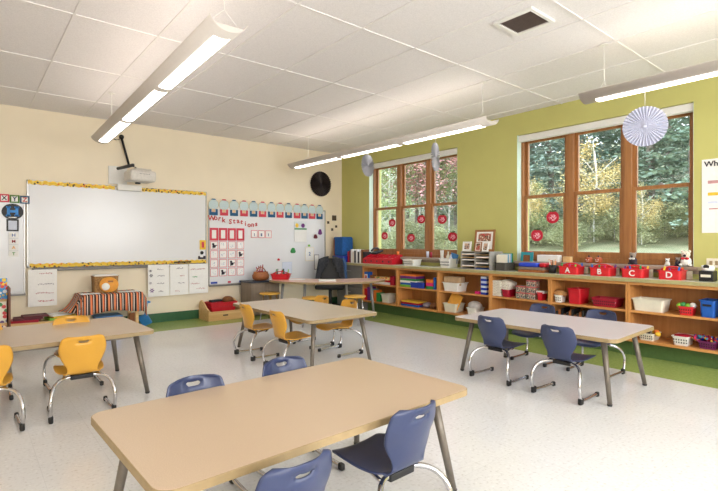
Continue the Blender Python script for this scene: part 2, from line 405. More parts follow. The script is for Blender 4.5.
# ------------------------------------------------------------------ pendant light fixtures
m_housing = mat('pendant_housing_paint', (206, 198, 190), .45, var=.01)
m_lens = mat('perforated_lens', (255, 248, 242), .5, emit=LAMP_DOWN, var=0)
m_tube = mat('fluorescent_tube', (255, 246, 236), .5, emit=LAMP_UP, var=0)
def fixture(x, ya, yb, n, label, cab, yaw=0):
    L = yb-ya; zb = 2.43; f = empty('pendant_light', (x, (ya+yb)/2, zb), label=label, cat='light', group='long pendant lights'); f.rotation_euler.z = -yaw
    R_ = .118; sag = .07; hl = L/2
    prof = [(R_*math.sin(t), sag*(1-math.cos(t))/(1-math.cos(1.25))*1.0) for t in [(-1.25+2.5*k/18) for k in range(19)]]
    sc = R_/abs(prof[0][0]); prof = [(p[0]*sc, p[1]) for p in prof]
    b = MB(); out = []; inn = []
    for yy in (-hl, hl):
        out.append([b.bm.verts.new((p[0], yy, p[1])) for p in prof]); inn.append([b.bm.verts.new((p[0]*.975, yy, p[1]+.005)) for p in prof])
    for A_, B_ in ((out[0], out[1]), (inn[0], inn[1])):
        for k in range(18):
            q = b.bm.faces.new((A_[k], A_[k+1], B_[k+1], B_[k])); q.smooth = True
    for k in (0, 1):
        for j in range(18): b.bm.faces.new((out[k][j], out[k][j+1], inn[k][j+1], inn[k][j]))
    for j in (0, 18): b.bm.faces.new((out[0][j], out[1][j], inn[1][j], inn[0][j]))
    b.build('housing', m_housing, f)
    for s_ in (1, -1):       # end plates, the lower part of the trough only
        e = MB(); pl = [(p[0]*.97, p[1]+.004) for p in prof if p[1] < .04]
        e.prism(pl, -.003, .003, Matrix.Translation((0, s_*(hl-.004), 0)) @ Matrix.Rotation(PI/2, 4, 'X')); e.build('end_cap', m_housing, f)
    gap = .13; seg = (L-gap*(n+1)*.9)/n
    lp = [p for p in prof if abs(p[0]) < .058]
    for k in range(n):
        y0 = -hl+gap*.9*(k+1)+seg*k; b = MB()
        a_ = [[b.bm.verts.new((p[0], yy, p[1]+dz)) for p in lp] for yy in (y0, y0+seg) for dz in (-.004, 0)]
        for j in range(len(lp)-1):
            b.bm.faces.new((a_[0][j], a_[0][j+1], a_[2][j+1], a_[2][j])); b.bm.faces.new((a_[1][j], a_[1][j+1], a_[3][j+1], a_[3][j]))
            b.bm.faces.new((a_[0][j], a_[0][j+1], a_[1][j+1], a_[1][j])); b.bm.faces.new((a_[2][j], a_[2][j+1], a_[3][j+1], a_[3][j]))
        for j in (0, -1): b.bm.faces.new((a_[0][j], a_[2][j], a_[3][j], a_[1][j]))
        b.build('lens_panel', m_lens, f)
        t = MB(); t.cyl((0, y0, .035), (0, y0+seg, .035), .014); t.build('tube_lamp', m_tube, f)
    for yy in cab:
        c = MB(); ly = yy-(ya+yb)/2; top = ZC-.008-zb
        c.cyl((0, ly, top-.006), (0, ly, top), .035); c.cyl((0, ly, .16), (0, ly, top-.006), .004, seg=6)
        c.tube([(-.105, ly, .06), (0, ly, .16), (.105, ly, .06)], .002, seg=6, sm=0); c.build('suspension_cable', m_white, f)
fixture(1.25, 2.62, 6.62, 3, 'long white pendant light nearest the whiteboard, in front of the projector', (2.70, 6.0), .03)
fixture(4.25, 2.93, 6.85, 3, 'long white pendant light hanging before the far window by the room corner', (3.05, 6.4))
fixture(4.25, -1.95, 1.97, 3, 'long white pendant light at the top right above the white paper fan', (1.80, -1.6))
fixture(1.25, -1.95, 1.9, 3, 'long white pendant light overhead near the camera, outside the frame', (1.70, -1.6))
# air vent
v = empty('ceiling_vent', (3.33, 2.01, ZC), label='square ceiling air vent with dark grille and white frame', cat='vent')
b = MB()
for a0, a1, c0, c1 in ((-.17, .17, .135, .165), (-.17, .17, -.165, -.135), (-.17, -.135, -.135, .135), (.135, .17, -.135, .135)): b.bb(a0, a1, c0, c1, -.02, -.0005, .003)
b.build('vent_frame', m_white, v)
MB().bb(-.135, .135, -.135, .135, -.004, -.0005).build('duct_backing', m_black, v)
b = MB()
for k in range(13): b.box((-.12+.02*k, 0, -.010), (.003, .265, .014), R=Matrix.Rotation(.5, 4, 'Y'))
b.build('grille', mat('dark_grille', (128, 112, 104), .5), v)

# ------------------------------------------------------------------ boards on the back wall
def board(name, x0, x1, z0, z1, y, label, tray=True):
    o = empty(name, ((x0+x1)/2, y, z0), label=label, cat='whiteboard'); w = (x1-x0)/2; h = z1-z0
    MB().bb(-w+.01, w-.01, -.018, 0, .01, h-.01).build('writing_surface', m_board, o)
    b = MB()
    for q in ((-w, -w+.02, 0, h), (w-.02, w, 0, h), (-w, w, h-.02, h), (-w, w, 0, .02)): b.bb(q[0], q[1], -.025, 0, q[2], q[3], .002)
    b.build('board_frame', m_alu, o)
    if tray:
        b = MB(); b.bb(-w, w, -.07, -.0255, -.012, 0, .002); b.bb(-w, w, -.072, -.066, -.012, .008); b.build('marker_tray', mat('grey_tray_metal', (120, 116, 112), .4, metal=.5), o)
    return o
MB  # (helper class)
board('whiteboard', -1.2, .585, .54, 1.71, YB-.002, 'whiteboard at the left edge with the blue letter H badge on it')
board('whiteboard', .60, 2.95, .87, 1.995, YB-.002, 'large whiteboard below the projector edged in yellow strips', tray=False)
board('whiteboard', 2.98, 5.27, .50, 1.80, YB-.002, 'whiteboard with the red Work Stations chart and cartoon row on top')
# dark tray under the main board
b = MB(); b.bb(.66, 2.93, YB-.07, YB-.002, .825, .868, .003); b.build('tray_rail', mat('dark_grey_metal', (96, 92, 88), .4, metal=.5), label='dark grey metal tray rail along the bottom of the main whiteboard', cat='tray')
m_emoji = cellmat('smiley_strip_print', (238, 196, 66), [(90, 60, 40), (230, 120, 50), (70, 60, 50), (236, 200, 80), (80, 70, 50), (245, 220, 120)], 30, thr=.40)
def wavy(x0, x1, z, y, hgt, nm, label):
    n = max(2, int((x1-x0)/.08)); P = []
    for k in range(n*6+1):
        t = k/(n*6); P.append((x0+(x1-x0)*t, hgt/2+.006*math.sin(2*PI*n*t)))
    for k in range(n*6, -1, -1):
        t = k/(n*6); P.append((x0+(x1-x0)*t, -hgt/2+.006*math.sin(2*PI*n*t)))
    MB().prism(P, 0, .0015, wall_back_M(0, z, y)).build(nm, m_emoji, label=label, cat='border strip', group='yellow smiley border strips')
yS = YB-.0285
wavy(.61, 1.62, 1.965, yS, .05, 'border_strip', 'yellow smiley border strip on the top left of the main whiteboard')
wavy(1.86, 2.94, 1.965, yS, .05, 'border_strip', 'yellow smiley border strip on the top right of the main whiteboard')
wavy(.63, 2.94, .895, yS, .05, 'border_strip', 'yellow smiley border strip along the bottom of the main whiteboard')

# projector and its mount
wb = empty('projector_mount', (1.66, YB-.001, 2.1), label='white wall plate and arm that hold the projector above the whiteboard', cat='mount')
MB().bb(-.12, .12, -.03, 0, -.08, .17, .004).build('wall_plate', m_white, wb)
MB().bb(-.02, .30, -.10, -.031, -.17, -.085, .008).build('sensor_box', m_white, wb)
b = MB(); b.cyl((.0, -.03, .14), (.1, -.42, .15), .022); b.tube([(.0, -.03, .15), (.12, -.2, .17), (.25, -.3, .1)], .006, seg=6); b.build('arm', m_dark, wb)
b = MB(); e0 = ony(129.5, 167, YB-.06)-Vector((1.66, YB-.001, 2.1)); e1 = ony(121.5, 138, YB-.06)-Vector((1.66, YB-.001, 2.1))
b.cyl(e0, e1, .016); b.ball(e1+Vector((0, 0, .015)), .034); b.tube([e1, e1+Vector((-.07, -.03, -.04)), e1+Vector((-.16, -.02, -.01))], .005, seg=6)
b.build('cable_sleeve', m_black, wb)
pj = empty('projector', (1.83, YB-.50, 2.06), 0.12, label='white projector with domed lid on the wall arm above the whiteboard', cat='projector')
b = MB(); b.box((0, 0, .03), (.34, .28, .15), .035, seg=3); b.build('body', mat('projector_shell', (214, 208, 200), .4), pj)
b = MB(); b.box((.02, .03, .12), (.22, .2, .03), .012); b.build('top_cover', mat('projector_lid', (200, 192, 182), .4), pj)
b = MB(); b.cyl((.0, .08, -.043), (.0, .08, -.062), .035); b.build('lens', m_black, pj)
b = MB()
for k in range(7): b.bb(-.06+.02*k, -.05+.02*k, -.143, -.139, .05, .056)
b.build('vent_slots', m_dark, pj)

# alphabet cards, H badge, name column on the left board
def card(x, z, w, h, y, m_edge, m_face, ch, mc, nm, label, cat='card', group=None, dark=None, sz=None, border=.008):
    o = empty(nm, (x, y, z), label=label, cat=cat, group=group)
    MB().bb(-w/2, w/2, -.002, 0, -h/2, h/2).build('card_back', m_edge, o)
    MB().bb(-w/2+border, w/2-border, -.003, -.0021, -h/2+border, h/2-border).build('card_face', m_face, o)
    if ch: text('letter', ch, sz or h*.75, Matrix.Translation((0, -.004, 0)) @ Matrix.Rotation(PI/2, 4, 'X'), mc, o, depth=.001)
    return o
y3 = YB-.0275
card(.37, 1.745, .10, .10, y3, m_redcard, m_paper, 'X', m_ink, 'alphabet_card', 'red edged alphabet card X above the left whiteboard', group='alphabet cards', border=.017)
card(.475, 1.74, .10, .10, y3, mat('green_card', (90, 130, 60), .8), m_paper, 'Y', mat('navy_ink', (40, 50, 100), .8), 'alphabet_card', 'green edged alphabet card Y above the left whiteboard', group='alphabet cards', border=.017)
card(.58, 1.735, .10, .10, yS-.001, mat('slate_card', (60, 90, 120), .8), m_paper, 'Z', m_redink, 'alphabet_card', 'blue edged alphabet card Z above the left whiteboard', group='alphabet cards', border=.017)
hb = empty('letter_badge', (.455, y3, 1.58), label='black oval badge with a blue block letter H on the left whiteboard', cat='badge')
MB().prism(ell(.112, .10, 32), 0, .003, Matrix.Rotation(PI/2, 4, 'X')).build('badge_disc', m_black, hb)
b = MB()
for q in ((-.058, -.028, -.055, .062), (.028, .058, -.055, .062), (-.03, .03, -.012, .018)): b.bb(q[0], q[1], -.006, -.0031, q[2], q[3])
for s_ in (-1, 1):
    for zz in (-.049, .056): b.bb(s_*.043-.025, s_*.043+.025, -.006, -.0031, zz-.009, zz+.009)
b.build('block_letter', mat('badge_blue', (50, 140, 220), .5), hb)
MB().bb(-.04, .04, -.005, -.0031, -.078, -.066).build('caption_strip', m_paper, hb)
card(.455, 1.41, .125, .15, y3, m_black, m_paper2, None, None, 'framed_note', 'small black edged note under the letter H badge', 'note', border=.018)
for k, (ch, c) in enumerate((('H', (40, 90, 170)), ('M', (150, 30, 40)), ('A', (230, 160, 40)), ('T', (90, 150, 60)))):
    card(.465, 1.285-.078*k, .10, .07, y3, m_ivory, m_paper, ch, mat('ink_'+ch, c, .7), 'letter_card', 'small white letter card %s in the column below the black note' % ch, group='letter cards in a column', border=.003)

# chart paper sheets hanging under the main board
def sheet(px0, px1, py0, py1, y, lines, nm, label, cat='chart', group=None):
    p0 = ony(px0, py0, y); p1 = ony(px1, py1, y); w = abs(p1.x-p0.x); h = abs(p0.z-p1.z)
    o = empty(nm, ((p0.x+p1.x)/2, y, p1.z), label=label, cat=cat, group=group)
    b = MB(); n = 6
    for k in range(n): b.bb(-w/2, w/2, -.0025-.002*math.sin(k), -.0005-.002*math.sin(k), h*k/n-.0003, h*(k+1)/n+.0003)
    b.build('paper', m_paper, o)
    for (mm, u, v, wd) in lines:
        q = MB(); x = -w/2+w*u; n = max(3, int(wd*w/.018))
        for k in range(n):
            q.box((x+k*.018, -.006, h*v+random.uniform(-.006, .006)), (.012, .001, random.uniform(.006, .018)), R=Matrix.Rotation(random.uniform(-.6, .6), 4, 'Y'))
        q.build('handwriting', mm, o)
    return o
m_rose = mat('rose_ink', (200, 150, 150), .8); m_gink = mat('green_ink', (120, 180, 130), .8); m_vio = mat('violet_ink', (110, 50, 130), .8); m_gry = mat('grey_ink', (140, 130, 140), .8)
ych = YB-.075
sheet(28, 57, 270, 305, ych, [(m_rose, .4, .9, .5), (m_gry, .35, .6, .6), (m_rose, .28, .36, .68), (m_redink, .35, .14, .6)], 'chart_paper', 'white chart sheet with faint red lines hanging at the left board edge')
c1 = sheet(148, 169.5, 265, 295.5, ych, [(m_gry, .45, .85, .3), (m_gry, .45, .65, .4), (m_gry, .42, .4, .4), (m_gry, .5, .15, .25)], 'chart_paper', 'chart sheet with dark doodles and a purple flower, left of three', group='three chart sheets under the board')
for (u, v, mm, r) in ((-.12, .38, m_ink, .02), (-.11, .31, m_ink, .026), (-.12, .2, m_gry, .02), (-.1, .09, m_vio, .034)):
    q = MB()
    for k in range(6): a = k*PI/3; q.box((u+r*.6*math.cos(a), -.006, v+r*.6*math.sin(a)), (r*.7, .001, r*.35), R=Matrix.Rotation(-a, 4, 'Y'))
    q.build('doodle', mm, c1)
sheet(170, 188.5, 264.7, 294, ych, [(m_gry, .35, .87, .4), (m_rose, .55, .62, .3), (m_gry, .45, .38, .4), (m_rose, .3, .12, .3)], 'chart_paper', 'chart sheet with four faint words, middle of three', group='three chart sheets under the board')
sheet(189, 208, 264, 292.5, ych, [(m_rose, .1, .82, .8), (m_gink, .2, .56, .35), (m_rose, .1, .34, .5), (m_rose, .4, .16, .5)], 'chart_paper', 'chart sheet with green and pink scribbles, right of three', group='three chart sheets under the board')
b = MB(); b.bb(2.42, 2.68, ych-.02, ych-.008, .885, .905, .003); b.build('marker_eraser', m_black, label='black eraser above the right chart sheet on the tray', cat='eraser')

# cards on the right edge of the main board
card(2.885, 1.155, .10, .15, yS-.002, m_yellow, m_redcard, None, None, 'picture_card', 'yellow card with red panel on the right edge of the main whiteboard', border=.03)
kc = empty('cartoon_cutout', (2.87, yS-.002, .93), label='small black and red cartoon cutout above the border strip', cat='cutout')
MB().prism(ell(.028, .028), 0, .002, Matrix.Translation((0, 0, .10)) @ Matrix.Rotation(PI/2, 4, 'X')).build('head', m_black, kc)
MB().bb(-.06, .06, -.003, -.001, 0, .05).build('body', m_ink, kc)
MB().bb(-.03, .02, -.005, -.0031, .03, .06).build('face', m_paper, kc)

# right whiteboard: cutout row, title, pocket chart
yR = YB-.0275
bluec = mat('navy_card', (36, 90, 130), .7); pale = mat('pale_blue_card', (196, 212, 214), .7, var=.06, scale=80); rim = mat('straw_rim_card', (214, 198, 150), .8)
proto = {}
px13 = [213.5, 224, 234, 244, 253.5, 262.5, 271.5, 280, 288.5, 297, 304.5, 312, 319.5]
for k, px in enumerate(px13):
    p = ony(px, 210, yR); col = 'blue' if k % 2 == 0 else 'red'
    x = p.x; zt = 1.80
    if col not in proto:
        o = empty('cutout_figure', (x, yR, zt), label='x', cat='cutout'); mm = bluec if col == 'blue' else m_redcard
        R_ = Matrix.Rotation(PI/2, 4, 'X')
        MB().prism(ell(.088, .090, 28), 0, .0015, R_).build('outline', rim, o)
        MB().prism(ell(.081, .083, 28), .0016, .003, R_).build('globe', pale, o)
        MB().prism([(-.04, .076), (.04, .076), (.028, .096), (-.028, .096)], .0031, .004, R_).build('cap', mm, o)
        MB().prism([(-.07, -.07), (-.034, -.07), (-.034, -.12), (.034, -.12), (.034, -.07), (.07, -.07), (.07, -.17), (-.07, -.17)], .0031, .0045, R_).build('base', mm, o)
        MB().prism(ell(.03, .03, 12, 0, -.095), .0031, .004, R_).build('spout', m_skin, o)
        proto[col] = o; used = False
    else: used = True
    ordn = ['first', 'second', 'third', 'fourth', 'fifth', 'sixth', 'seventh', 'eighth', 'ninth', 'tenth', 'eleventh', 'twelfth', 'last'][k]
    place(proto[col], used, (x, yR-.0005*(k % 2), zt), 0, '%s based pale globe cutout, %s from the left atop the right whiteboard' % (col, ordn), 'globe cutouts along the whiteboard top')
t = empty('chart_title', (3.45, yR, 1.62), label='wavy red handwritten title Work Stations on the right whiteboard', cat='lettering')
xx = 3.03
for k, ch in enumerate('Work Stations'):
    if ch != ' ':
        text('letter', ch, .115, Matrix.Translation((xx-3.45, -.002, .02*math.sin(k*1.1)-.007*k-.04)) @ Matrix.Rotation(PI/2, 4, 'X') @ Matrix.Rotation(.15*math.sin(k*2.1), 4, 'Z'), m_redink, t, depth=.001)
    xx += .067 if ch != ' ' else .05
m_fig = [m_ink]
ord4 = ['first', 'second', 'third', 'fourth']
cx4 = [3.07, 3.222, 3.374, 3.526]
for c in range(4):
    card(cx4[c], 1.325, .142, .205, yR, m_redcard, m_paper, None, None, 'header_card', 'large red framed card, %s from the left under the title' % ord4[c], group='red header cards', border=.035)
dark = {(0, 0), (1, 3), (2, 2), (3, 1)}
for r_ in range(4):
    for c in range(4):
        z = 1.145-.145*r_
        o = card(cx4[c], z, .128, .128, yR, m_pink, m_paper, None, None, 'picture_card', 'pink edged picture card, %s row %s column of the chart grid' % (ord4[r_], ord4[c]), group='chart grid picture cards', border=.008)
        q = MB()
        if (r_, c) in dark:
            q.ball((-.015, -.004, .02), (.02, .001, .02)); q.ball((.0, -.004, -.015), (.03, .001, .025)); q.box((.035, -.004, .0), (.035, .001, .012)); q.box((-.02, -.004, -.035), (.012, .001, .03)); q.build('drawing', m_ink, o)
        else:
            for _ in range(5): q.box((random.uniform(-.03, .03), -.004, random.uniform(-.035, .035)), (random.uniform(.01, .03), .001, .006), R=Matrix.Rotation(random.uniform(0, 3), 4, 'Y'))
            q.build('drawing', mat('faint_grey_blue_ink', (170, 178, 200), .8), o)
for c in range(3):
    o = card(3.78+.135*c, 1.335, .12, .13, yR, m_pink, m_paper, None, None, 'picture_card', 'pink edged card, %s of three beside the red header cards' % ['left', 'middle', 'right'][c], group='three small pink cards', border=.009)
    q = MB(); q.box((0, -.004, -.01), (.03 if c == 1 else .012, .001, .05)); q.build('drawing', mat('slate_ink', (110, 120, 150), .8), o)
for k, (x, w) in enumerate(((3.07, .11), (3.33, .05), (3.53, .05))):
    b = MB(); b.box((x, yR-.003, .545), (w, .004, .03)); b.build('magnet', mat('cobalt_magnet', (40, 70, 170), .4) if k != 1 else m_redcard, label=['wide blue magnet strip', 'small red magnet', 'small blue magnet'][k]+' along the bottom of the right whiteboard', cat='magnet')
# calendar, notes and cutouts on the right half
def bk(px, py, y=None): return ony(px, py, y or yR)
p = bk(300.5, 231)
o = empty('calendar', (p.x, yR, p.z), label='wall calendar with colourful picture top on the right whiteboard', cat='calendar')
MB().bb(-.13, .13, -.003, 0, -.20, .02).build('date_page', m_paper, o)
MB().bb(-.13, .13, -.005, 0, .021, .17).build('picture_page', mat('calendar_sky', (220, 226, 226), .7), o)
MB().bb(-.13, .13, -.007, -.0051, .025, .05).build('ground_stripe', m_green, o)
b = MB(); b.ball((-.08, -.007, .10), (.035, .001, .04)); b.build('sun_drawing', m_yellow, o)
b = MB(); b.ball((.05, -.007, .10), (.04, .001, .04)); b.build('balloon_drawing', m_purple, o)
for (px, py, w, h, mm, lab, nm) in ((293, 250.5, .10, .12, m_green, 'dark green leaf shaped cutout on the right whiteboard', 'leaf_cutout'), (320, 232, .08, .13, m_purple, 'dark maroon figure cutout near the right end of the whiteboard', 'figure_cutout'),
                           (315.5, 236.5, .08, .10, mat('maroon_card', (110, 40, 50), .8), 'brown figure cutout left of the maroon figure cutout', 'figure_cutout'), (278.5, 259.5, .05, .05, m_red, 'small round red magnet above the red tray', 'magnet'),
                           (309, 245.5, .05, .05, m_lime, 'small green round magnet above the hanging worksheet', 'magnet')):
    p = bk(px, py); b = MB(); b.prism([(w/2*(1-.25*math.sin(3*a))*math.cos(a), h/2*(1+.2*math.cos(2*a))*math.sin(a)) for a in [2*PI*k/14 for k in range(14)]], 0, .004, wall_back_M(p.x, p.z, yR-.001))
    b.build(nm, mm, label=lab, cat='magnet' if nm == 'magnet' else 'cutout')
p = bk(309.5, 254); card(p.x, p.z, .19, .26, yR-.001, mat('cream_card', (236, 226, 204), .8), m_paper, '2', mat('blue_grey_ink', (90, 120, 160), .8), 'worksheet', 'small worksheet with a number on the right whiteboard', 'worksheet', sz=.09, border=.012)
p = bk(316.5, 262); card(p.x, p.z, .11, .28, yR-.001, m_gry, m_paper, None, None, 'clipboard', 'thin grey edged paper hanging at the board right end', 'paper', border=.012)
p = bk(287, 268); card(p.x, p.z, .20, .22, yR-.001, mat('bluish_card', (200, 208, 224), .8), m_paper2, None, None, 'worksheet', 'bluish sheet low on the whiteboard behind the red tray', 'worksheet', border=.01)
for k, (px, py, s_) in enumerate(((333, 211.5, .10), (327, 216, .05), (335, 220, .045), (331, 223, .05))):
    p = ony(px+1, py+6.5, YB-.001); b = MB(); b.bb(-s_/2, s_/2, -.012, 0, -s_/2, s_/2, .004)
    o = b.build('wall_switch', mat('dark_switch_plastic', (70, 56, 44), .5), loc=(p.x, YB-.001, p.z), label=['largest dark square switch, topmost of the four by the corner', 'small dark wall sensor, leftmost of the four by the corner', 'small dark wall sensor, rightmost of the four by the corner', 'small dark wall sensor, lowest of the four by the corner'][k], cat='switch')
# ------------------------------------------------------------------ paper fans
m_silver = mat('silver_pleated_paper', (150, 150, 156), .5, var=.03)
def fan(loc, r, normal, ma, label, string=None, n=36):
    o = empty('paper_fan', loc, label=label, cat='paper fan', group='pleated paper fans')
    q = Vector(normal).to_track_quat('Z', 'Y').to_matrix().to_4x4(); b = MB(); b.M = q
    c0 = b.bm.verts.new(q @ Vector((0, 0, .004))); c1 = b.bm.verts.new(q @ Vector((0, 0, -.004))); ring = []
    for k in range(2*n):
        a = 2*PI*k/(2*n); z = .012*(1 if k % 2 else -1)
        ring.append((b.bm.verts.new(q @ Vector((r*math.cos(a), r*math.sin(a), z+.0012))), b.bm.verts.new(q @ Vector((r*math.cos(a), r*math.sin(a), z-.0012)))))
    for k in range(2*n):
        u = ring[k]; v = ring[(k+1) % (2*n)]
        b.bm.faces.new((c0, u[0], v[0])); b.bm.faces.new((c1, v[1], u[1])); b.bm.faces.new((u[0], u[1], v[1], v[0]))
    b.build('pleated_disc', ma, o)
    b = MB(); b.M = q; b.cyl((0, 0, -.014), (0, 0, .016), .012); b.build('centre_button', ma, o)
    if string: b = MB(); b.cyl((0, 0, r), (0, 0, string-loc[2]), .0015, seg=5); b.build('string', m_white, o)
    return o
fan((4.25, 1.48, 2.14), .160, (-4.2, -1.48, -.4), m_pleat, 'large white pleated paper fan facing the camera before the right window', 2.428)
fan((4.25, 3.71, 2.20), .165, (.40, -.84, 0), m_silver, 'white pleated paper fan seen almost edge on before the far window, right one', 2.428)
fan((4.25, 4.93, 2.25), .150, (.25, -.95, 0), m_silver, 'white pleated paper fan turned sideways at the far window left edge', 2.428)
fan((5.16, YB-.03, 2.295), .235, (0, -1, 0), mat('black_pleated_paper', (42, 34, 34), .45), 'black pleated paper fan fixed high on the beige wall')

# ------------------------------------------------------------------ chairs
def chair(name, mshell, cat_label):
    root = empty(name, (0, 0, 0), label=cat_label, cat='chair')
    NU, NV = 24, 50
    prof = [(.205, .270, .22), (.192, .283, .275), (.145, .290, .305), (.075, .287, .31), (.005, .281, .30), (-.055, .278, .27), (-.10, .284, .225),
            (-.130, .308, .185), (-.148, .345, .195), (-.162, .390, .245), (-.177, .435, .280), (-.190, .478, .288), (-.200, .518, .272), (-.208, .546, .248), (-.212, .560, .185)]
    prof = [(a, b_ , c*1.0) for a, b_, c in prof]
    def samp(t):
        f_ = t*(len(prof)-1); i = min(int(f_), len(prof)-2); u = f_-i
        P = [prof[max(0, i-1)], prof[i], prof[i+1], prof[min(len(prof)-1, i+2)]]
        return [.5*((2*P[1][j])+(P[2][j]-P[0][j])*u+(2*P[0][j]-5*P[1][j]+4*P[2][j]-P[3][j])*u*u+(3*P[1][j]-P[0][j]-3*P[2][j]+P[3][j])*u**3) for j in range(3)]
    b = MB(); G = []
    for j in range(NV+1):
        y, z, w = samp(j/NV); row = []
        back = min(1, max(0, (z-.30)/.12)) if y < -.08 else 0
        for i in range(NU+1):
            u = -1+2*i/NU
            dy = back*.045*u*u; dz = (1-back)*(.012*u*u) if y > -.10 else 0
            row.append([u*w/2, y+dy, z+dz])
        G.append(row)
    # handle slot
    i0, i1 = 8, 16; jr = range(NV+1)
    j0 = next(j for j in jr if G[j][12][2] > .506 and G[j][12][1] < -.1); j1 = j0+4
    cxm, czm = 0, (G[j0][12][2]+G[j1][12][2])/2; rx, rz_ = .036, .009
    for j in range(j0, j1+1):
        for i in range(i0, i1+1):
            if j in (j0, j1) or i in (i0, i1):
                tx = (i-(i0+i1)/2)/((i1-i0)/2); tz = (j-(j0+j1)/2)/((j1-j0)/2)
                l = math.hypot(tx, tz) or 1; k = 1/l if (abs(tx) == 1 and abs(tz) == 1) else 1
                k = 1-.13*(abs(tx)*abs(tz))
                G[j][i][0] = rx*tx*k; G[j][i][2] = czm+rz_*tz*(1 if abs(tx) < .9 else .55)-.004*(1-tx*tx)
    V = [[b.bm.verts.new(p) for p in row] for row in G]
    for j in range(NV):
        for i in range(NU):
            if j0 <= j < j1 and i0 <= i < i1: continue
            f_ = b.bm.faces.new((V[j][i], V[j][i+1], V[j+1][i+1], V[j+1][i])); f_.smooth = True
    for vtx in [v_ for v_ in b.bm.verts if not v_.link_faces]: b.bm.verts.remove(vtx)
    bmesh.ops.recalc_face_normals(b.bm, faces=b.bm.faces)
    bmesh.ops.solidify(b.bm, geom=b.bm.faces[:], thickness=.007)
    for f_ in b.bm.faces: f_.smooth = True
    b.build('seat_shell', mshell, root)
    for s_ in (1, -1):
        t = MB(); t.tube([(s_*.178, .115, .020), (s_*.18, .02, .020), (s_*.185, -.12, .022), (s_*.19, -.168, .035), (s_*.192, -.192, .09), (s_*.19, -.195, .15), (s_*.178, -.165, .21), (s_*.15, -.12, .246), (s_*.10, -.085, .262), (s_*.05, -.08, .266), (0, -.08, .266)], .0118, sm=4)
        t.build('frame_tube', m_chrome, root)
        g = MB(); g.box((s_*.188, -.168, .026), (.028, .05, .052), .010); g.build('foot_glide', m_black, root)
        g = MB(); g.box((s_*.178, .12, .018), (.027, .036, .036), .008); g.build('foot_glide', m_black, root)
        r_ = MB(); r_.tube([(s_*.11, -.085, .262), (s_*.10, -.02, .270), (s_*.085, .06, .274)], .009, sm=3); r_.build('seat_rail', m_chrome, root)
    q = MB(); q.box((0, -.075, .262), (.14, .045, .03), .005); q.box((0, .03, .268), (.20, .03, .018), .004); q.build('seat_bracket', m_black, root)
    return root
blue = chair('school_chair', m_navy, 'x'); yel = chair('school_chair', m_yel, 'x')
S = {'b': 0, 'y': 0}
def put(k, x, y, rz, label, group, top=None):
    pr = blue if k == 'b' else yel
    place(pr, S[k], (x, y, 0), rz, label, group); S[k] += 1
R90 = PI/2
# local +y is the way the sitter faces
gr = 'blue school chairs at the pale table'
put('b', 3.655, 2.43, -R90, 'slate blue chair on the aisle side of the pale table, further from camera', gr)
put('b', 3.655, 1.83, -R90, 'slate blue chair on the aisle side of the pale table, nearer the camera', gr)
put('b', 4.40, 2.54, R90, 'slate blue chair between the pale table and the shelves, left one', gr)
put('b', 4.43, 1.97, R90, 'slate blue chair between the pale table and the shelves, right one', gr)
gr = 'blue school chairs at the near table'
put('b', 1.36, 1.46, .03, 'slate blue chair on the near side of the big front table, right one', gr)
put('b', .75, 1.36, .06, 'slate blue chair at the bottom edge of the photo, only its back showing', gr)
put('b', .835, 2.05, PI, 'slate blue chair behind the big front table, left of the two backs', gr)
put('b', 1.345, 2.10, PI, 'slate blue chair behind the big front table, right of the two backs', gr)
gr = 'yellow school chairs at the centre table'
put('y', 2.40, 4.55, -R90, 'yellow chair at the centre table, left side nearest the toy box', gr)
put('y', 2.40, 3.91, -R90, 'yellow chair at the centre table, in front of the left side pair', gr)
put('y', 3.10, 4.61, R90, 'yellow chair at the centre table, far right side by the half round table', gr)
put('y', 3.10, 4.09, R90, 'yellow chair at the centre table, right side nearer the camera', gr)
gr = 'yellow school chairs at the left table'
put('y', .63, 3.87, -.05, 'yellow chair with its back to the camera at the left table', gr)
put('y', .09, 3.86, 0, 'yellow chair at the left edge of the photo, near side of the left table', gr)
put('y', .70, 4.55, PI, 'yellow chair behind the left table, in front of the striped cloth', gr)
put('y', .09, 4.58, PI, 'yellow chair behind the left table at the photo left edge, by the book rack', gr)

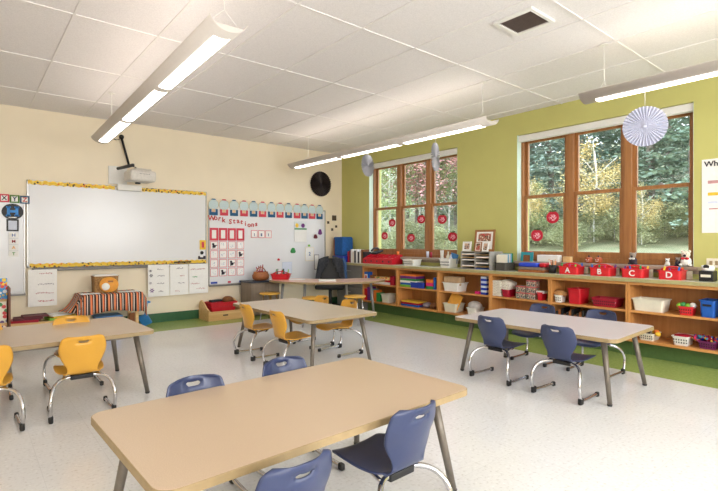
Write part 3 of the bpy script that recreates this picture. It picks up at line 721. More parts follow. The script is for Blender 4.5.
# ------------------------------------------------------------------ tables
def table(x0, x1, y0, y1, z, mt, me, label, inset=.065, lean=.07, rz=0, th=.028):
    cx, cy = (x0+x1)/2, (y0+y1)/2; w, d = x1-x0, y1-y0
    o = empty('classroom_table', (cx, cy, 0), rz, label=label, cat='table')
    t = MB(); t.prism(rrect(w-.006, d-.006, .06, 8), z-th+.001, z); t.build('tabletop', mt, o)
    e = MB(); P = rrect(w, d, .063, 8); Q = rrect(w-.008, d-.008, .059, 8); n = len(P)
    R0 = [e.bm.verts.new((p[0], p[1], z-th)) for p in P]; R1 = [e.bm.verts.new((p[0], p[1], z-.002)) for p in P]; R2 = [e.bm.verts.new((p[0], p[1], z+.0003)) for p in Q]; R3 = [e.bm.verts.new((p[0], p[1], z-th)) for p in Q]
    for a, b_ in ((R0, R1), (R1, R2), (R2, R3), (R3, R0)):
        for k in range(n): e.bm.faces.new((a[k], a[(k+1) % n], b_[(k+1) % n], b_[k]))
    e.build('edge_band', me, o)
    f = MB()
    for s_ in (1, -1):
        f.bb(-w/2+.15, w/2-.15, s_*(d/2-.12)-.012, s_*(d/2-.12)+.012, z-th-.03, z-th, .002); f.bb(s_*(w/2-.14)-.012, s_*(w/2-.14)+.012, -d/2+.13, d/2-.13, z-th-.03, z-th, .002)
    f.build('apron_rail', m_leg, o)
    for sx in (1, -1):
        for sy in (1, -1):
            l = MB(); tp = Vector((sx*(w/2-inset-lean), sy*(d/2-inset-lean), z-th)); bt = Vector((sx*(w/2-inset), sy*(d/2-inset), .012))
            l.cyl(bt, tp, .0165, .0225, 18); lo = l.build('leg', m_leg, o)
            g = MB(); g.cyl((bt.x, bt.y, 0), (bt.x, bt.y, .013), .016, .019); g.build('foot_glide', m_dark, lo)
    return o
table(3.535, 4.415, 1.445, 2.875, .5, m_top_lilac, m_tan, 'pale laminate table with four blue chairs beside the window shelves', rz=.04)
table(.395, 1.86, 1.38, 2.215, .5, m_top_tan, m_tan, 'large tan table in the foreground with blue chairs around it', rz=.03)
table(2.34, 3.17, 3.50, 5.11, .5, m_top_beige, m_tan, 'beige table in the middle of the room with yellow chairs')
table(-.37, 1.15, 3.90, 4.86, .5, m_top_tan, m_tan, 'tan table at the left edge with yellow chairs', inset=.05, rz=.03)
# half-round teacher table
CT_ = Vector((4.50, 6.22, 0)); ang = math.atan2(RT.y, RT.x)
o = empty('half_round_table', CT_, ang, label='pinkish topped kidney table with curved front in front of the office chair', cat='table')
P = []
for k in range(41):
    a = PI+PI*k/40; P.append((.93*math.cos(a), .62*math.sin(a)))
for k in range(13):
    a = k/12; P.append((.93-.12*math.sin(a*PI/2)-(0)*a, .0+.20*a))if k < 6 else None
P += [(.80, .20), (.45, .22), (.30, .10), (0, .02), (-.30, .10), (-.45, .22), (-.80, .20), (-.9, .1)]
t = MB(); t.prism(P, .572, .60); t.build('tabletop', m_top_pink, o)
t = MB(); Q = [(p[0]*1.006, p[1]*1.008) for p in P]; t.prism(Q, .570, .597); t.build('edge_band', m_tan, o)
for (x, y) in ((.75, -.1), (-.75, -.1), (.34, -.42), (-.34, -.42)):
    l = MB(); l.cyl((x, y, 0), (x*.93, y*.93, .57), .018, .022); l.build('leg', mat('silver_leg_paint', (150, 150, 150), .4, metal=.4), o)

# stools by the kidney table
def stool(x, y, label):
    o = empty('stool', (x, y, 0), .4, label=label, cat='stool', group='yellow topped stools')
    s_ = MB(); s_.lathe([(.0, .394), (.15, .394), (.16, .402), (.155, .418), (.0, .42)]); s_.build('seat', m_yel2, o)
    for k in range(4):
        a = PI/4+k*PI/2; l = MB(); l.cyl((.15*math.cos(a), .15*math.sin(a), 0), (.10*math.cos(a), .10*math.sin(a), .395), .010); l.build('leg', m_chrome, o)
    r_ = MB(); r_.tube([(.128*math.cos(2*PI*k/16), .128*math.sin(2*PI*k/16), .12) for k in range(17)], .006, sm=0); r_.build('foot_ring', m_chrome, o)
for px, py, lab in ((270, 292.5, 'yellow seated stool at the left end of the kidney table'), (355, 295.5, 'yellow seated stool under the kidney table by the shelves'), (313, 297, 'yellow seated stool before the kidney table, mostly hidden')):
    p = onz(px, py, .42); stool(p.x, p.y, lab)
# office chair with jacket
p = Vector((4.78, 6.42, 0)) + RT*.12
oc = empty('office_chair', (5.02-.125, 6.60+.08, 0), ang, label='black office chair with grey jacket behind the kidney table', cat='office chair')
b = MB(); b.box((0, 0, .43), (.50, .46, .09), .035, seg=3); b.build('seat', m_black, oc)
b = MB(); b.box((0, .22, .68), (.40, .07, .46), .03, seg=3, R=Matrix.Rotation(-.12, 4, 'X')); b.build('backrest', m_black, oc)
b = MB(); b.cyl((0, 0, .12), (0, 0, .40), .03); b.build('gas_post', m_dark, oc)
b = MB(); b.tube([(0, .1, .36), (0, .3, .38), (0, .28, .6)], .018); b.build('back_bracket', m_dark, oc)
for k in range(5):
    a = 2*PI*k/5; l = MB(); l.cyl((0, 0, .13), (.28*math.cos(a), .28*math.sin(a), .075), .022, .014); lo = l.build('base_arm', m_black, oc)
    w_ = MB(); w_.cyl((.28*math.cos(a)-.012, .28*math.sin(a), .028), (.28*math.cos(a)+.012, .28*math.sin(a), .028), .028); w_.build('castor', m_black, lo)
# jacket: a draped shell over the backrest
def jacket():
    b = MB(); n = 14; m = 12; rows = []
    for j in range(m+1):
        row = []
        for i in range(n+1):
            u = -1+2*i/n; v = j/m
            z = .955-.06*u*u-.36*v*(1+.25*abs(u)); y = -.075-.05*v*(abs(u)**1.5)+.012*math.sin(9*u+2*v)-.03*abs(u)
            row.append(b.bm.verts.new(((.18+.07*v+.03)*u, y+.16, z)))
        rows.append(row)
    for j in range(m):
        for i in range(n):
            u = abs(-1+2*(i+.5)/n); v = (j+.5)/m
            if u < .10+.75*max(0, v-.14): continue          # open front
            f_ = b.bm.faces.new((rows[j][i], rows[j][i+1], rows[j+1][i+1], rows[j+1][i])); f_.smooth = True
    for vtx in [v_ for v_ in b.bm.verts if not v_.link_faces]: b.bm.verts.remove(vtx)
    bmesh.ops.solidify(b.bm, geom=b.bm.faces[:], thickness=.012)
    return b
jk = jacket().build('jacket', mat('charcoal_cloth', (84, 86, 92), .9, var=.2, scale=40), label='charcoal grey jacket hung over the office chair back', cat='jacket')
jk.location = oc.location; jk.rotation_euler = oc.rotation_euler
b = MB()
pts = [[(.24+.02*math.sin(k*1.3), .24-.03*j, .95-.035*k-.01*j) for j in range(4)] for k in range(12)]
b.tube([(.21, .16, .90), (.25, .12, .80), (.25, .10, .68), (.26, .10, .56)], .036, seg=10, sm=4); b.build('sleeve', mat('denim', (60, 90, 130), .9, var=.2, scale=60), jk)

# things on the kidney table
def blob(name, c, r, m, label, cat, **k): b = MB(); b.ball(c, r); return b.build(name, m, label=label, cat=cat, **k)
TZ = .6005
p = onz(281, 279.3, TZ)
o = empty('supply_tray', (p.x, p.y, TZ), ang, label='bright red supply caddy on the left end of the kidney table', cat='tray')
b = MB(); b.tub(.30, .18, .09); b.build('tray', m_red, o); b = MB(); b.tube([(-.13, 0, .09), (-.05, 0, .12), (.05, 0, .12), (.13, 0, .09)], .008); b.build('handle', m_red, o)
for k in range(7):
    q = MB(); x = -.09+.03*k; q.cyl((x, .02*(-1)**k, .01), (x+random.uniform(-.03, .03), .03*(-1)**k, .15+.03*random.random()), .008); q.build('marker', [m_green, m_black, m_ivory, m_red2, m_green, m_ink, m_lime][k], label='%s marker standing in the red caddy on the kidney table' % ['dark green', 'black', 'white capped', 'bright red', 'second green', 'dark grey', 'lime green'][k], cat='marker', group='markers in the red caddy').matrix_world = Matrix.Translation((p.x, p.y, TZ)) @ Matrix.Rotation(ang, 4, 'Z')
for (px, py, w, d, h, mm, lab, nm) in ((297, 279.5, .26, .18, .006, m_paper, 'flat white paper on the middle of the kidney table', 'paper_sheet'), (327, 281, .26, .16, .022, m_ivory, 'white closed binder on the kidney table before the jacket', 'binder')):
    p = onz(px, py, TZ); b = MB(); b.box((0, 0, h/2+.0003), (w, d, h), .002, rz=.15); b.build(nm, mm, loc=(p.x, p.y, TZ), label=lab, cat='paper' if 'paper' in nm else 'binder').rotation_euler.z = ang

# low cabinet with dark top left of the kidney table
XCB = ony(266, 280, 6.9).x
cb = empty('low_cabinet', (XCB, 7.08, 0), label='grey brown low cabinet with dark top under the right whiteboard', cat='cabinet')
MB().bb(-.26, .26, -.16, .19, .02, .540, .003).build('body', m_greycab, cb)
for s_ in (-1, 1):
    d = MB(); d.bb(min(s_*.003, s_*.25), max(s_*.003, s_*.25), -.172, -.1605, .04, .52, .003); dd = d.build('door', m_greycab, cb)
    MB().bb(s_*.03-.006, s_*.03+.006, -.185, -.172, .32, .40, .002).build('handle', m_alu, dd)
MB().bb(-.28, .28, -.18, .19, .541, .569, .006).build('cabinet_top', mat('dark_blue_grey_top', (48, 54, 66), .4), cb)
# wooden basket figure
o = empty('wooden_basket', (ony(262.5, 280, 7.0).x, 7.06, .5695), .3, label='brown rounded wooden basket with red sticks on the dark cabinet top', cat='basket')
m_bask = wood('brown_basket_wood', (150, 86, 44), (176, 108, 58), .5, 'X', 12)
b = MB(); b.lathe([(.10, 0), (.15, .03), (.155, .08), (.13, .13), (.135, .14), (.12, .14), (.115, .10)], sy=.8); b.build('bowl', m_bask, o)
b = MB(); b.tube([(-.12, 0, .13), (-.07, 0, .19), (0, 0, .215), (.07, 0, .19), (.12, 0, .13)], .008); b.build('handle', m_bask, o)
for k in range(4): q = MB(); q.cyl((.02*k-.03, 0, .1), (.05*k-.09, .01, .22+.012*k), .008); q.build('stick', m_crim, o)

# toy box on floor
TBX = (ony(209, 300, 6.92).x+ony(242, 300, 6.92).x)/2
tb = empty('toy_box', (TBX, 7.12, 0), label='birch plywood toy box with red tray on the green floor', cat='toy box')
def side(x):
    b = MB(); b.prism([(-.19, 0), (.19, 0), (.19, .16), (.10, .19), (-.02, .27), (-.10, .30), (-.16, .27), (-.19, .2)][::1], -.011, .011, Matrix.Translation((x, 0, 0)) @ Matrix.Rotation(-PI/2, 4, 'Z') @ Matrix.Rotation(PI/2, 4, 'X')); b.build('side_panel', m_birch, tb)
side(-.26); side(.26)
b = MB(); b.bb(-.25, .25, -.19, -.17, 0, .14, .002); b.bb(-.25, .25, .15, .17, 0, .26, .002); b.bb(-.25, .25, -.17, .15, .02, .04); b.build('box_panels', m_birch, tb)
b = MB(); b.bb(-.04, .04, -.194, -.189, .065, .085, .003); b.build('hand_slot', m_black, tb)
rt = empty('red_toy_bin', (TBX, 7.10, .13), label='red bin resting inside the plywood toy box', cat='bin')
b = MB(); b.tub(.44, .24, .14); b.build('bin', m_red, rt)
MB().bb(-.215, .215, -.115, .115, .07, .075).build('contents_layer', m_crim, rt)
blob('stuffed_toy', (TBX+.12, 7.12, .29), (.09, .07, .055), m_brown, 'brown plush toy lying on the red bin in the toy box', 'toy')
b = MB(); b.box((TBX-.08, 7.12, .285), (.20, .08, .03), .01, rz=.2); b.build('toy_block', m_dark, label='dark flat toy across the red bin in the toy box', cat='toy')

# draped play table with striped cloth
yT = 6.78
xa = ony(84, 300, yT).x; xb = ony(143, 300, yT).x
dt = empty('play_table', ((xa+xb)/2, 7.0, 0), label='low play table hidden under an orange and black striped cloth', cat='table')
hw = (xb-xa)/2
MB().bb(-hw+.02, hw-.02, -.2, .28, .50, .52, .004).build('tabletop', m_birch, dt)
for sx in (1, -1):
    for sy in (-.15, .23): q = MB(); q.bb(sx*(hw-.06)-.02, sx*(hw-.06)+.02, sy-.02, sy+.02, 0, .50); q.build('leg', m_birch, dt)
def stripes():
    m = bpy.data.materials.new('striped_blanket'); m.use_nodes = True; n = m.node_tree.nodes; L = m.node_tree.links
    b = n['Principled BSDF']; uv = n.new('ShaderNodeUVMap'); sx = n.new('ShaderNodeSeparateXYZ'); mu = n.new('ShaderNodeMath'); mu.operation = 'MULTIPLY'; mu.inputs[1].default_value = 7.0
    fr = n.new('ShaderNodeMath'); fr.operation = 'FRACT'; r = n.new('ShaderNodeValToRGB'); r.color_ramp.interpolation = 'CONSTANT'; e = r.color_ramp.elements
    cols = [(0, (34, 28, 28)), (.16, (226, 140, 96)), (.32, (60, 34, 30)), (.42, (232, 220, 208)), (.50, (40, 34, 34)), (.62, (120, 110, 106)), (.68, (228, 132, 84)), (.84, (96, 44, 34)), (.93, (236, 222, 210))]
    e[0].position = 0; e[0].color = rgb(cols[0][1]); e[1].position = cols[1][0]; e[1].color = rgb(cols[1][1])
    for p_, c in cols[2:]: q = e.new(p_); q.color = rgb(c)
    L.new(uv.outputs[0], sx.inputs[0]); L.new(sx.outputs['X'], mu.inputs[0]); L.new(mu.outputs[0], fr.inputs[0]); L.new(fr.outputs[0], r.inputs[0]); L.new(r.outputs[0], b.inputs['Base Color'])
    b.inputs['Roughness'].default_value = .9; return m
def cloth():
    b = MB(); n = 80; prof = [(.27, .524), (.0, .526), (-.19, .527), (-.212, .515), (-.22, .45), (-.225, .38), (-.23, .31)]
    uvl = b.bm.loops.layers.uv.new('UVMap'); rows = []
    x0 = -hw-.16; x1 = hw+.10
    for j, (y, z) in enumerate(prof):
        row = []
        for i in range(n+1):
            t = i/n; x = x0+(x1-x0)*t; zz = z; yy = y; drop = max(0, j-3)
            yy -= drop*.006*math.sin(t*55)
            over = max(0, -(x+hw))+max(0, x-hw)
            zz -= over*.9; 
            if x < -hw and j < 4: yy += 0
            zz = max(zz-.012*drop*(.5+.5*math.sin(t*9)), .16)
            row.append(b.bm.verts.new((x if over == 0 else x-math.copysign(over*.45, x), yy, zz)))
        rows.append(row)
    for j in range(len(prof)-1):
        for i in range(n):
            f_ = b.bm.faces.new((rows[j][i], rows[j][i+1], rows[j+1][i+1], rows[j+1][i])); f_.smooth = True
            for lp, uu in zip(f_.loops, (i, i+1, i+1, i)): lp[uvl].uv = (uu/n, j/6)
    return b
cb_ = cloth(); o = cb_.build('striped_cloth', stripes(), loc=((xa+xb)/2, 7.0, 0), label='orange, black and white striped cloth draped over the low play table', cat='cloth')
md = o.modifiers.new('thick', 'SOLIDIFY'); md.thickness = .004
# trailing corner of the cloth on the left
b = MB(); uvl = b.bm.loops.layers.uv.new('UVMap'); n = 14; rows = []; OO = Vector(((xa+xb)/2, 7.0, 0))
pA = Vector((-hw-.01, -.215, .52)); pB = Vector((-hw-.03, .20, .53)); pC = ony(57, 311, 6.92)-OO; pD = ony(81, 314.5, 6.77)-OO
for j in range(9):
    v = j/8; row = []
    for i in range(n+1):
        t = i/n; p_ = (pA.lerp(pB, t)).lerp(pD.lerp(pC, t), v); p_ = p_ + Vector((.02*math.sin(t*9)*v, -.03*math.sin(t*9)*v, -.05*math.sin(PI*v)*t))
        row.append(b.bm.verts.new(p_))
    rows.append(row)
for j in range(8):
    for i in range(n):
        f_ = b.bm.faces.new((rows[j][i], rows[j][i+1], rows[j+1][i+1], rows[j+1][i])); f_.smooth = True
        for lp, uu in zip(f_.loops, (i, i+1, i+1, i)): lp[uvl].uv = (uu/n*.42, j/8)
c2 = b.build('hanging_corner', MATS.get('striped') or bpy.data.materials['striped_blanket'], o)
md = c2.modifiers.new('thick', 'SOLIDIFY'); md.thickness = .004
# wicker basket with plate
xc = ony(105.5, 285, 6.98).x
wk = empty('wicker_basket', (xc, 7.02, .531), label='square brown wicker basket with a plate leaning on it, on the striped cloth', cat='basket')
m_wick = mat('wicker_weave', (136, 96, 52), .8, c2=(176, 136, 84), scale=70, bump=.6, var=0)
b = MB(); b.tub(.29, .22, .22, t=.008, taper=.95, rim=.006); b.build('basket_body', m_wick, wk)
b = MB(); b.box((0, 0, .222), (.28, .21, .03), .012); b.build('liner', m_ivory, wk)
pl = empty('paper_plate', (xc+.02, 6.885, .64), label='round orange and white plate leaning on the wicker basket', cat='plate')
q = Matrix.Rotation(PI/2-.15, 4, 'X'); b = MB(); b.M = q; b.lathe([(.0, 0), (.08, 0), (.10, .01), (.098, .014), (.0, .006)], sx=1.15); b.build('plate', mat('amber_plate', (232, 158, 60), .6), pl)
b = MB(); b.M = q; b.lathe([(.0, .0), (.048, 0), (.048, .008), (0, .008)], c=(-.04, -.025, .008)); b.build('white_disc', m_paper, pl)
b = MB(); b.M = q; b.box((.02, .04, .014), (.06, .02, .006)); b.build('brown_patch', m_bask, pl)
for px, py, w, lab in ((90, 290.5, .22, 'white paper on the striped cloth left of the wicker basket'), (129, 289, .26, 'white paper on the striped cloth right of the wicker basket')):
    x = ony(px, py, 6.88).x; b = MB(); b.box((0, 0, .004), (w, .14, .006), .001); b.build('paper_sheet', m_paper, loc=(x, 6.90, .5315), label=lab, cat='paper', group='papers on the striped cloth')
# blue bin under table, blue ball chair right of it
x0 = ony(96, 316, 6.9).x; x1 = ony(121, 316, 6.9).x
bb_ = empty('storage_bin', ((x0+x1)/2, 6.98, 0), label='blue storage bin on the floor under the striped cloth table', cat='bin')
b = MB(); b.tub(x1-x0, .3, .22); b.build('bin', m_blue, bb_); b = MB(); b.box((0, 0, .229), (x1-x0+.02, .31, .012), .004); b.build('lid', mat('light_blue_plastic', (90, 150, 210), .4), bb_)
p = onz(147.5, 327, 0)
dp = empty('dustpan', (p.x, p.y+.12, 0), -.35, label='blue dustpan leaning at the right end of the play table', cat='dustpan')
b = MB(); b.box((0, 0, .085), (.14, .05, .17), .02, R=Matrix.Rotation(.35, 4, 'X') @ Matrix.Rotation(-.45, 4, 'Y')); b.build('pan', mat('sky_blue_plastic', (60, 140, 210), .4), dp)
b = MB(); b.cyl((0, .03, .17), (.02, .07, .32), .014); b.ball((.02, .075, .33), (.05, .02, .02)); b.build('handle', MATS['sky_blue_plastic'], dp)
b = MB(); b.box((p.x-.16, p.y+.16, .10), (.10, .08, .2), .02); b.build('pencil_box', m_bask, label='brown wooden block beside the blue dustpan', cat='block')

# book rack at left edge
rk = empty('book_rack', (.18, 6.25, 0), label='wooden book display rack with picture books at the left photo edge', cat='book rack')
for q0 in (.165, -.75): b = MB(); b.bb(q0, q0+.018, -.13, .20, 0, .72, .003); b.build('side_panel', wood('walnut', (92, 50, 30), (120, 70, 44), .5, 'Z'), rk)
b = MB(); b.bb(-.72, .16, .17, .19, 0, .80); b.build('back_panel', m_birch, rk)
for k, z in enumerate((.10, .34, .58)):
    b = MB(); b.bb(-.72, .16, -.14+.1*k, .16, z-.02, z, .002); b.bb(-.72, .16, -.145+.1*k, -.138+.1*k, z-.02, z+.012, .002); b.build('ledge', m_birch, rk)
pal = [[(60, 150, 210), (240, 200, 40), (240, 240, 240), (220, 60, 60)], [(240, 230, 210), (220, 60, 60), (60, 140, 70), (90, 60, 120)], [(240, 170, 40), (220, 90, 30), (250, 220, 120), (60, 60, 60)]]
for k, z in enumerate((.58, .34, .10)):
    for j in range(3):
        c = pal[(k+j) % 3]; x = .18+.04-.29*j-.01*k
        b = MB(); b.box((x, 6.25-.14+.1*(2-k)+.028, z+.115), (.25, .012, .232), .001, R=Matrix.Rotation(-.10, 4, 'X'))
        b.build('picture_book', cellmat('book_cover_%d' % ((k*3+j) % 5), c[0], c[1:], 26+5*j, .5, .5) , label='%s picture book, %s from the right on the %s ledge of the rack' % (['blue and yellow', 'cream and red', 'orange'][(k+j) % 3], ['first', 'second', 'third'][j], ['top', 'middle', 'bottom'][k]), cat='book', group='picture books on the rack')
# books lying on a low stand right of the rack
ls = empty('low_book_bench', (.72, 7.08, 0), label='low wooden bench holding dark red books under the chart sheet', cat='bench')
MB().bb(-.36, .36, -.14, .16, .20, .225, .003).build('bench_top', m_birch, ls)
for s_ in (-1, 1): MB().bb(s_*.33-.012, s_*.33+.012, -.13, .15, 0, .2).build('leg', m_birch, ls)
zz = .2255
for k, (w, h, dx, mm, nm) in enumerate(((.30, .03, -.16, m_crim, 'crimson'), (.30, .025, -.13, mat('maroon_cover', (96, 30, 40), .6), 'maroon'), (.26, .02, -.06, MATS['maroon_cover'], 'tilted maroon'), (.28, .03, .20, m_lime, 'green'), (.26, .02, .22, m_yellow, 'yellow'), (.24, .02, .18, m_paper, 'white'))):
    if k == 3: zz = .2255
    b = MB(); b.box((0, 0, h/2), (w, .22, h), .002); b.build('book', mm, loc=(.72+dx, 7.06, zz), label='%s book lying in the %s pile on the low bench' % (nm, 'left' if k < 3 else 'right'), cat='book', group='books on the low bench').rotation_euler.z = .12*k-.2; zz += h+.0005

# ------------------------------------------------------------------ exterior
def gz(x, y): return -.25 + max(0, x-6.5)*.118 + max(0, x-21)*.16
b = MB(); n = 24; rows = []
for i in range(n+1):
    x = 6.1+i*2.6
    rows.append([b.bm.verts.new((x, -12+j*3.4, gz(x, 0)+.12*math.sin(j*1.3+i))) for j in range(26)])
for i in range(n):
    for j in range(25): f_ = b.bm.faces.new((rows[i][j], rows[i+1][j], rows[i+1][j+1], rows[i][j+1])); f_.smooth = True
b.build('lawn', mat('autumn_grass', (128, 128, 88), .95, c2=(152, 144, 106), scale=1.5, var=0, detail=8), kind='structure')
def leafmat(name, c, c2): return mat(name, c, .7, c2=c2, scale=1.3, var=0, detail=5, spec=.2)
lm = {'pine': leafmat('pine_needles', (108, 128, 106), (146, 160, 136)), 'fir': leafmat('blue_fir_needles', (124, 142, 126), (164, 176, 156)), 'gold': leafmat('gold_leaves', (206, 178, 112), (224, 204, 150)),
      'lime': leafmat('yellow_green_leaves', (142, 156, 104), (178, 182, 130)), 'red': leafmat('red_leaves', (196, 128, 126), (222, 170, 164)), 'bush': leafmat('olive_leaves', (146, 150, 106), (178, 176, 130))}
m_bark = mat('grey_bark', (112, 100, 88), .9, c2=(150, 138, 124), var=0, scale=8); m_birchb = mat('pale_bark', (190, 182, 168), .8, c2=(222, 216, 204), var=0, scale=8)
def leaves(pts, sz):
    vs = []; fs = []
    for p in pts:
        a = random.uniform(0, 2*PI); t = random.uniform(-1.1, 1.1); s_ = sz*random.uniform(.6, 1.4)
        u = Vector((math.cos(a), math.sin(a), 0))*s_; v = Vector((-math.sin(a)*math.cos(t), math.cos(a)*math.cos(t), math.sin(t)))*s_*.6
        k = len(vs); vs += [p-u, p-v, p+u, p+v]; fs.append((k, k+1, k+2, k+3))
    return vs, fs
def tree_mesh(kind, h):
    pts = []
    if kind in ('pine', 'fir'):
        nb = int(h*13)
        for k in range(nb):
            z = h*(.10+.88*(k/nb)); R_ = (h*.24)*(1-(z/h))**.75*random.uniform(.7, 1.15)+.1; a = random.uniform(0, 2*PI)
            for _ in range(80):
                t = random.random()**.6; pts.append(Vector((math.cos(a)*R_*t+random.gauss(0, .14), math.sin(a)*R_*t+random.gauss(0, .14), z-.22*R_*t+random.gauss(0, .05))))
        return leaves(pts, .07)
    cl = []
    nb = 26 if kind != 'bush' else 14
    for _ in range(nb):
        a = random.uniform(0, 2*PI); z = random.uniform(.32, .95) if kind != 'bush' else random.uniform(.15, .8); R_ = h*.30*math.sin(PI*min(1, max(.12, z)))**.6 if kind != 'bush' else h*.55
        t = random.random()**.5; cl.append(Vector((math.cos(a)*R_*t, math.sin(a)*R_*t, z*h)))
    for c in cl:
        r = h*.10*random.uniform(.7, 1.3) if kind != 'bush' else h*.2
        for _ in range(330): pts.append(c+Vector((random.gauss(0, r*.6), random.gauss(0, r*.6), random.gauss(0, r*.5))))
    return leaves(pts, .05 if kind != 'bush' else .035)
def trunk(kind, h):
    b = MB(); b.tube([(0, 0, -.4), (.03*h*.2, 0, h*.3), (-.01*h, .02*h, h*.6), (0, 0, h*.92)], h*(.013 if kind in ('pine', 'fir') else .007)+.012, seg=8)
    if kind not in ('pine', 'fir', 'bush'):
        for k in range(9):
            a = k*2.4; z = h*(.28+.06*k); b.tube([(0, 0, z), (.08*h*math.cos(a), .08*h*math.sin(a), z+.09*h), (.2*h*math.cos(a), .2*h*math.sin(a), z+.2*h)], h*.003+.004, seg=6)
    return b
TP = {}
names = {'pine': ('conifer_tree', 'dark green pine'), 'fir': ('conifer_tree', 'blue green fir'), 'gold': ('deciduous_tree', 'golden leaved autumn tree'), 'lime': ('deciduous_tree', 'yellow green tree'), 'red': ('deciduous_tree', 'red leaved maple'), 'bush': ('bush', 'olive green bush')}
def tree(kind, ang_deg, dist, sc, label=None, rz=None):
    x = dist*math.cos(math.radians(ang_deg)); y = dist*math.sin(math.radians(ang_deg)); nm, base = names[kind]
    v_ = random.randint(0, 1); key = (kind, v_); h0 = {'pine': 8, 'fir': 8, 'gold': 6, 'lime': 6, 'red': 6.5, 'bush': 1.6}[kind]
    lab = label or '%s standing outside the windows beyond the lawn' % base
    if key not in TP:
        o = empty(nm, (0, 0, 0), label=lab, cat='bush' if kind == 'bush' else 'tree')
        vs, fs = tree_mesh(kind, h0); me = bpy.data.meshes.new('foliage'); me.from_pydata([tuple(v) for v in vs], [], fs); me.materials.append(lm[kind]); link('foliage', me, o)
        trunk(kind, h0).build('trunk', m_birchb if kind in ('gold', 'lime') else m_bark, o); TP[key] = o
    else: o = copy_tree(TP[key])
    o['label'] = lab; o['group'] = {'pine': 'pines outside', 'fir': 'firs outside', 'bush': 'bushes outside', 'gold': 'golden trees outside', 'lime': 'yellow green trees outside', 'red': 'red trees outside'}[kind]
    o.location = (x, y, gz(x, y)-.1); o.rotation_euler.z = random.uniform(0, 6.28) if rz is None else rz
    o.scale = (sc, sc, sc)
# right window spans 15..32 degrees, far window 38..49 degrees, wider for side steps
cnt = {}
def spot(a):
    if a < 14: return 'right of the right window'
    if a < 21: return 'seen in the right pane of the right window'
    if a < 26.5: return 'seen in the middle pane of the right window'
    if a < 33: return 'seen in the left pane of the right window'
    if a < 37.5: return 'between the two windows'
    if a < 42: return 'seen in the right pane of the far window'
    if a < 45.5: return 'seen in the middle pane of the far window'
    if a < 50: return 'seen in the left pane of the far window'
    return 'beyond the left side of the far window'
def lab_for(kind, a, d):
    k = (kind, spot(a)); cnt[k] = cnt.get(k, 0)+1; n = cnt[k]
    return '%s %s%s' % (names[kind][1], spot(a), '' if n == 1 else ', %s from the lawn' % ['', 'second', 'third', 'fourth', 'fifth'][n-1])
L_ = [('pine', 15.2, 21, 1.25), ('pine', 18.6, 22.5, 1.3), ('pine', 17, 30, 1.9), ('pine', 21, 31, 1.7), ('pine', 12, 23, 1.4), ('pine', 8, 25, 1.5), ('pine', 3, 28, 1.5),
      ('fir', 31.8, 23, 1.15), ('fir', 28.3, 25, 1.2), ('fir', 25.2, 29, 1.45), ('fir', 30.2, 33, 1.6), ('fir', 34.5, 26, 1.3), ('fir', 22.6, 38, 1.7), ('fir', 37.5, 30, 1.4), ('fir', 41, 34, 1.2), ('fir', 49, 27, 1.15), ('fir', 53, 27, 1.2),
      ('lime', 46.5, 22, 1.0), ('lime', 43, 24, .95), ('lime', 39.5, 23, .8), ('lime', 48.6, 20, .75), ('lime', 30.6, 20, .45), ('lime', 44.8, 30, 1.3), ('lime', 55, 22, 1.0),
      ('red', 41, 22, 1.2), ('red', 38.8, 24, 1.3), ('red', 43.5, 26, 1.5), ('fir', 44.5, 38, 1.6), ('fir', 39, 38, 1.8), ('pine', 19, 36, 2.1), ('fir', 27, 40, 2.2)]
L_.sort(key=lambda t: t[2])
tree('gold', 23.9, 20.5, .66, 'golden autumn tree with pale trunk in the middle pane of the right window')
tree('gold', 19.5, 19.6, .36, 'small golden tree low before the dark pines')
tree('gold', 31.6, 20, .5, 'small golden tree low in the left pane of the right window')
for kd, a, d, s_ in L_: tree(kd, a, d, s_, lab_for(kd, a, d))
for k in range(18):
    a = 13+k*2.25; tree('bush', a, 19.3+1.1*(k % 3), random.uniform(.7, 1.1), lab_for('bush', a, 0))
# paper apples stuck on the window panes
m_apple = mat('apple_red_paper', (196, 24, 52), .6); m_leaf = mat('leaf_green_paper', (70, 84, 44), .7); m_core = cellmat('apple_centre_print', (236, 190, 200), [(210, 40, 70), (226, 90, 110), (200, 30, 60)], 5, thr=.55)
ap0 = None
apples = [(392.5, 223, .066, 'left pane upper'), (385, 236, .064, 'left pane lower'), (421.6, 219.5, .068, 'middle pane upper'), (411.3, 238, .068, 'middle pane lower'), (442.6, 219.5, .07, 'right pane upper'), (453, 237, .07, 'right pane lower')]
apples = [(a, b_, c, 'far window, '+d) for a, b_, c, d in apples]+[(553, 217.6, .075, 'right window, upper one'), (537.3, 235.6, .075, 'right window, lower one')]
for k, (px, py, r, w_) in enumerate(apples):
    XA = XF+.012; p = onx(px, py, XA+.008)
    if ap0 is None:
        ap0 = empty('paper_apple', (0, 0, 0), label='x', cat='paper apple'); Q = Matrix.Rotation(-PI/2, 4, 'Z') @ Matrix.Rotation(PI/2, 4, 'X')
        out = [(math.cos(a)*(1+.10*abs(math.sin(a)))*(.98), math.sin(a)*(.98)-.14*math.exp(-((a-PI/2)/.25)**2)+.05) for a in [2*PI*j/36 for j in range(36)]]
        MB().prism(out, 0, .03, Q).build('apple_shape', m_apple, ap0)
        MB().prism(ell(.60, .52, 24, 0, 0), .031, .05, Q).build('apple_centre', m_core, ap0)
        MB().prism([(-.08, .9), (.08, .9), (.14, 1.28), (0, 1.3)], .031, .05, Q).build('stem', m_leaf, ap0)
        MB().prism([(0, 1.02), (.35, 1.25), (.65, 1.12), (.35, .92), (-.35, .95), (-.6, 1.1), (-.3, 1.18)], .031, .05, Q).build('leaf', m_leaf, ap0)
    o = place(ap0, k > 0, (XA, p.y, p.z), 0, 'red paper apple stuck on the %s' % w_, 'paper apples on the windows')
    o.scale = (.1, r*(1.3 if k < 6 else 1.12), r*1.05)

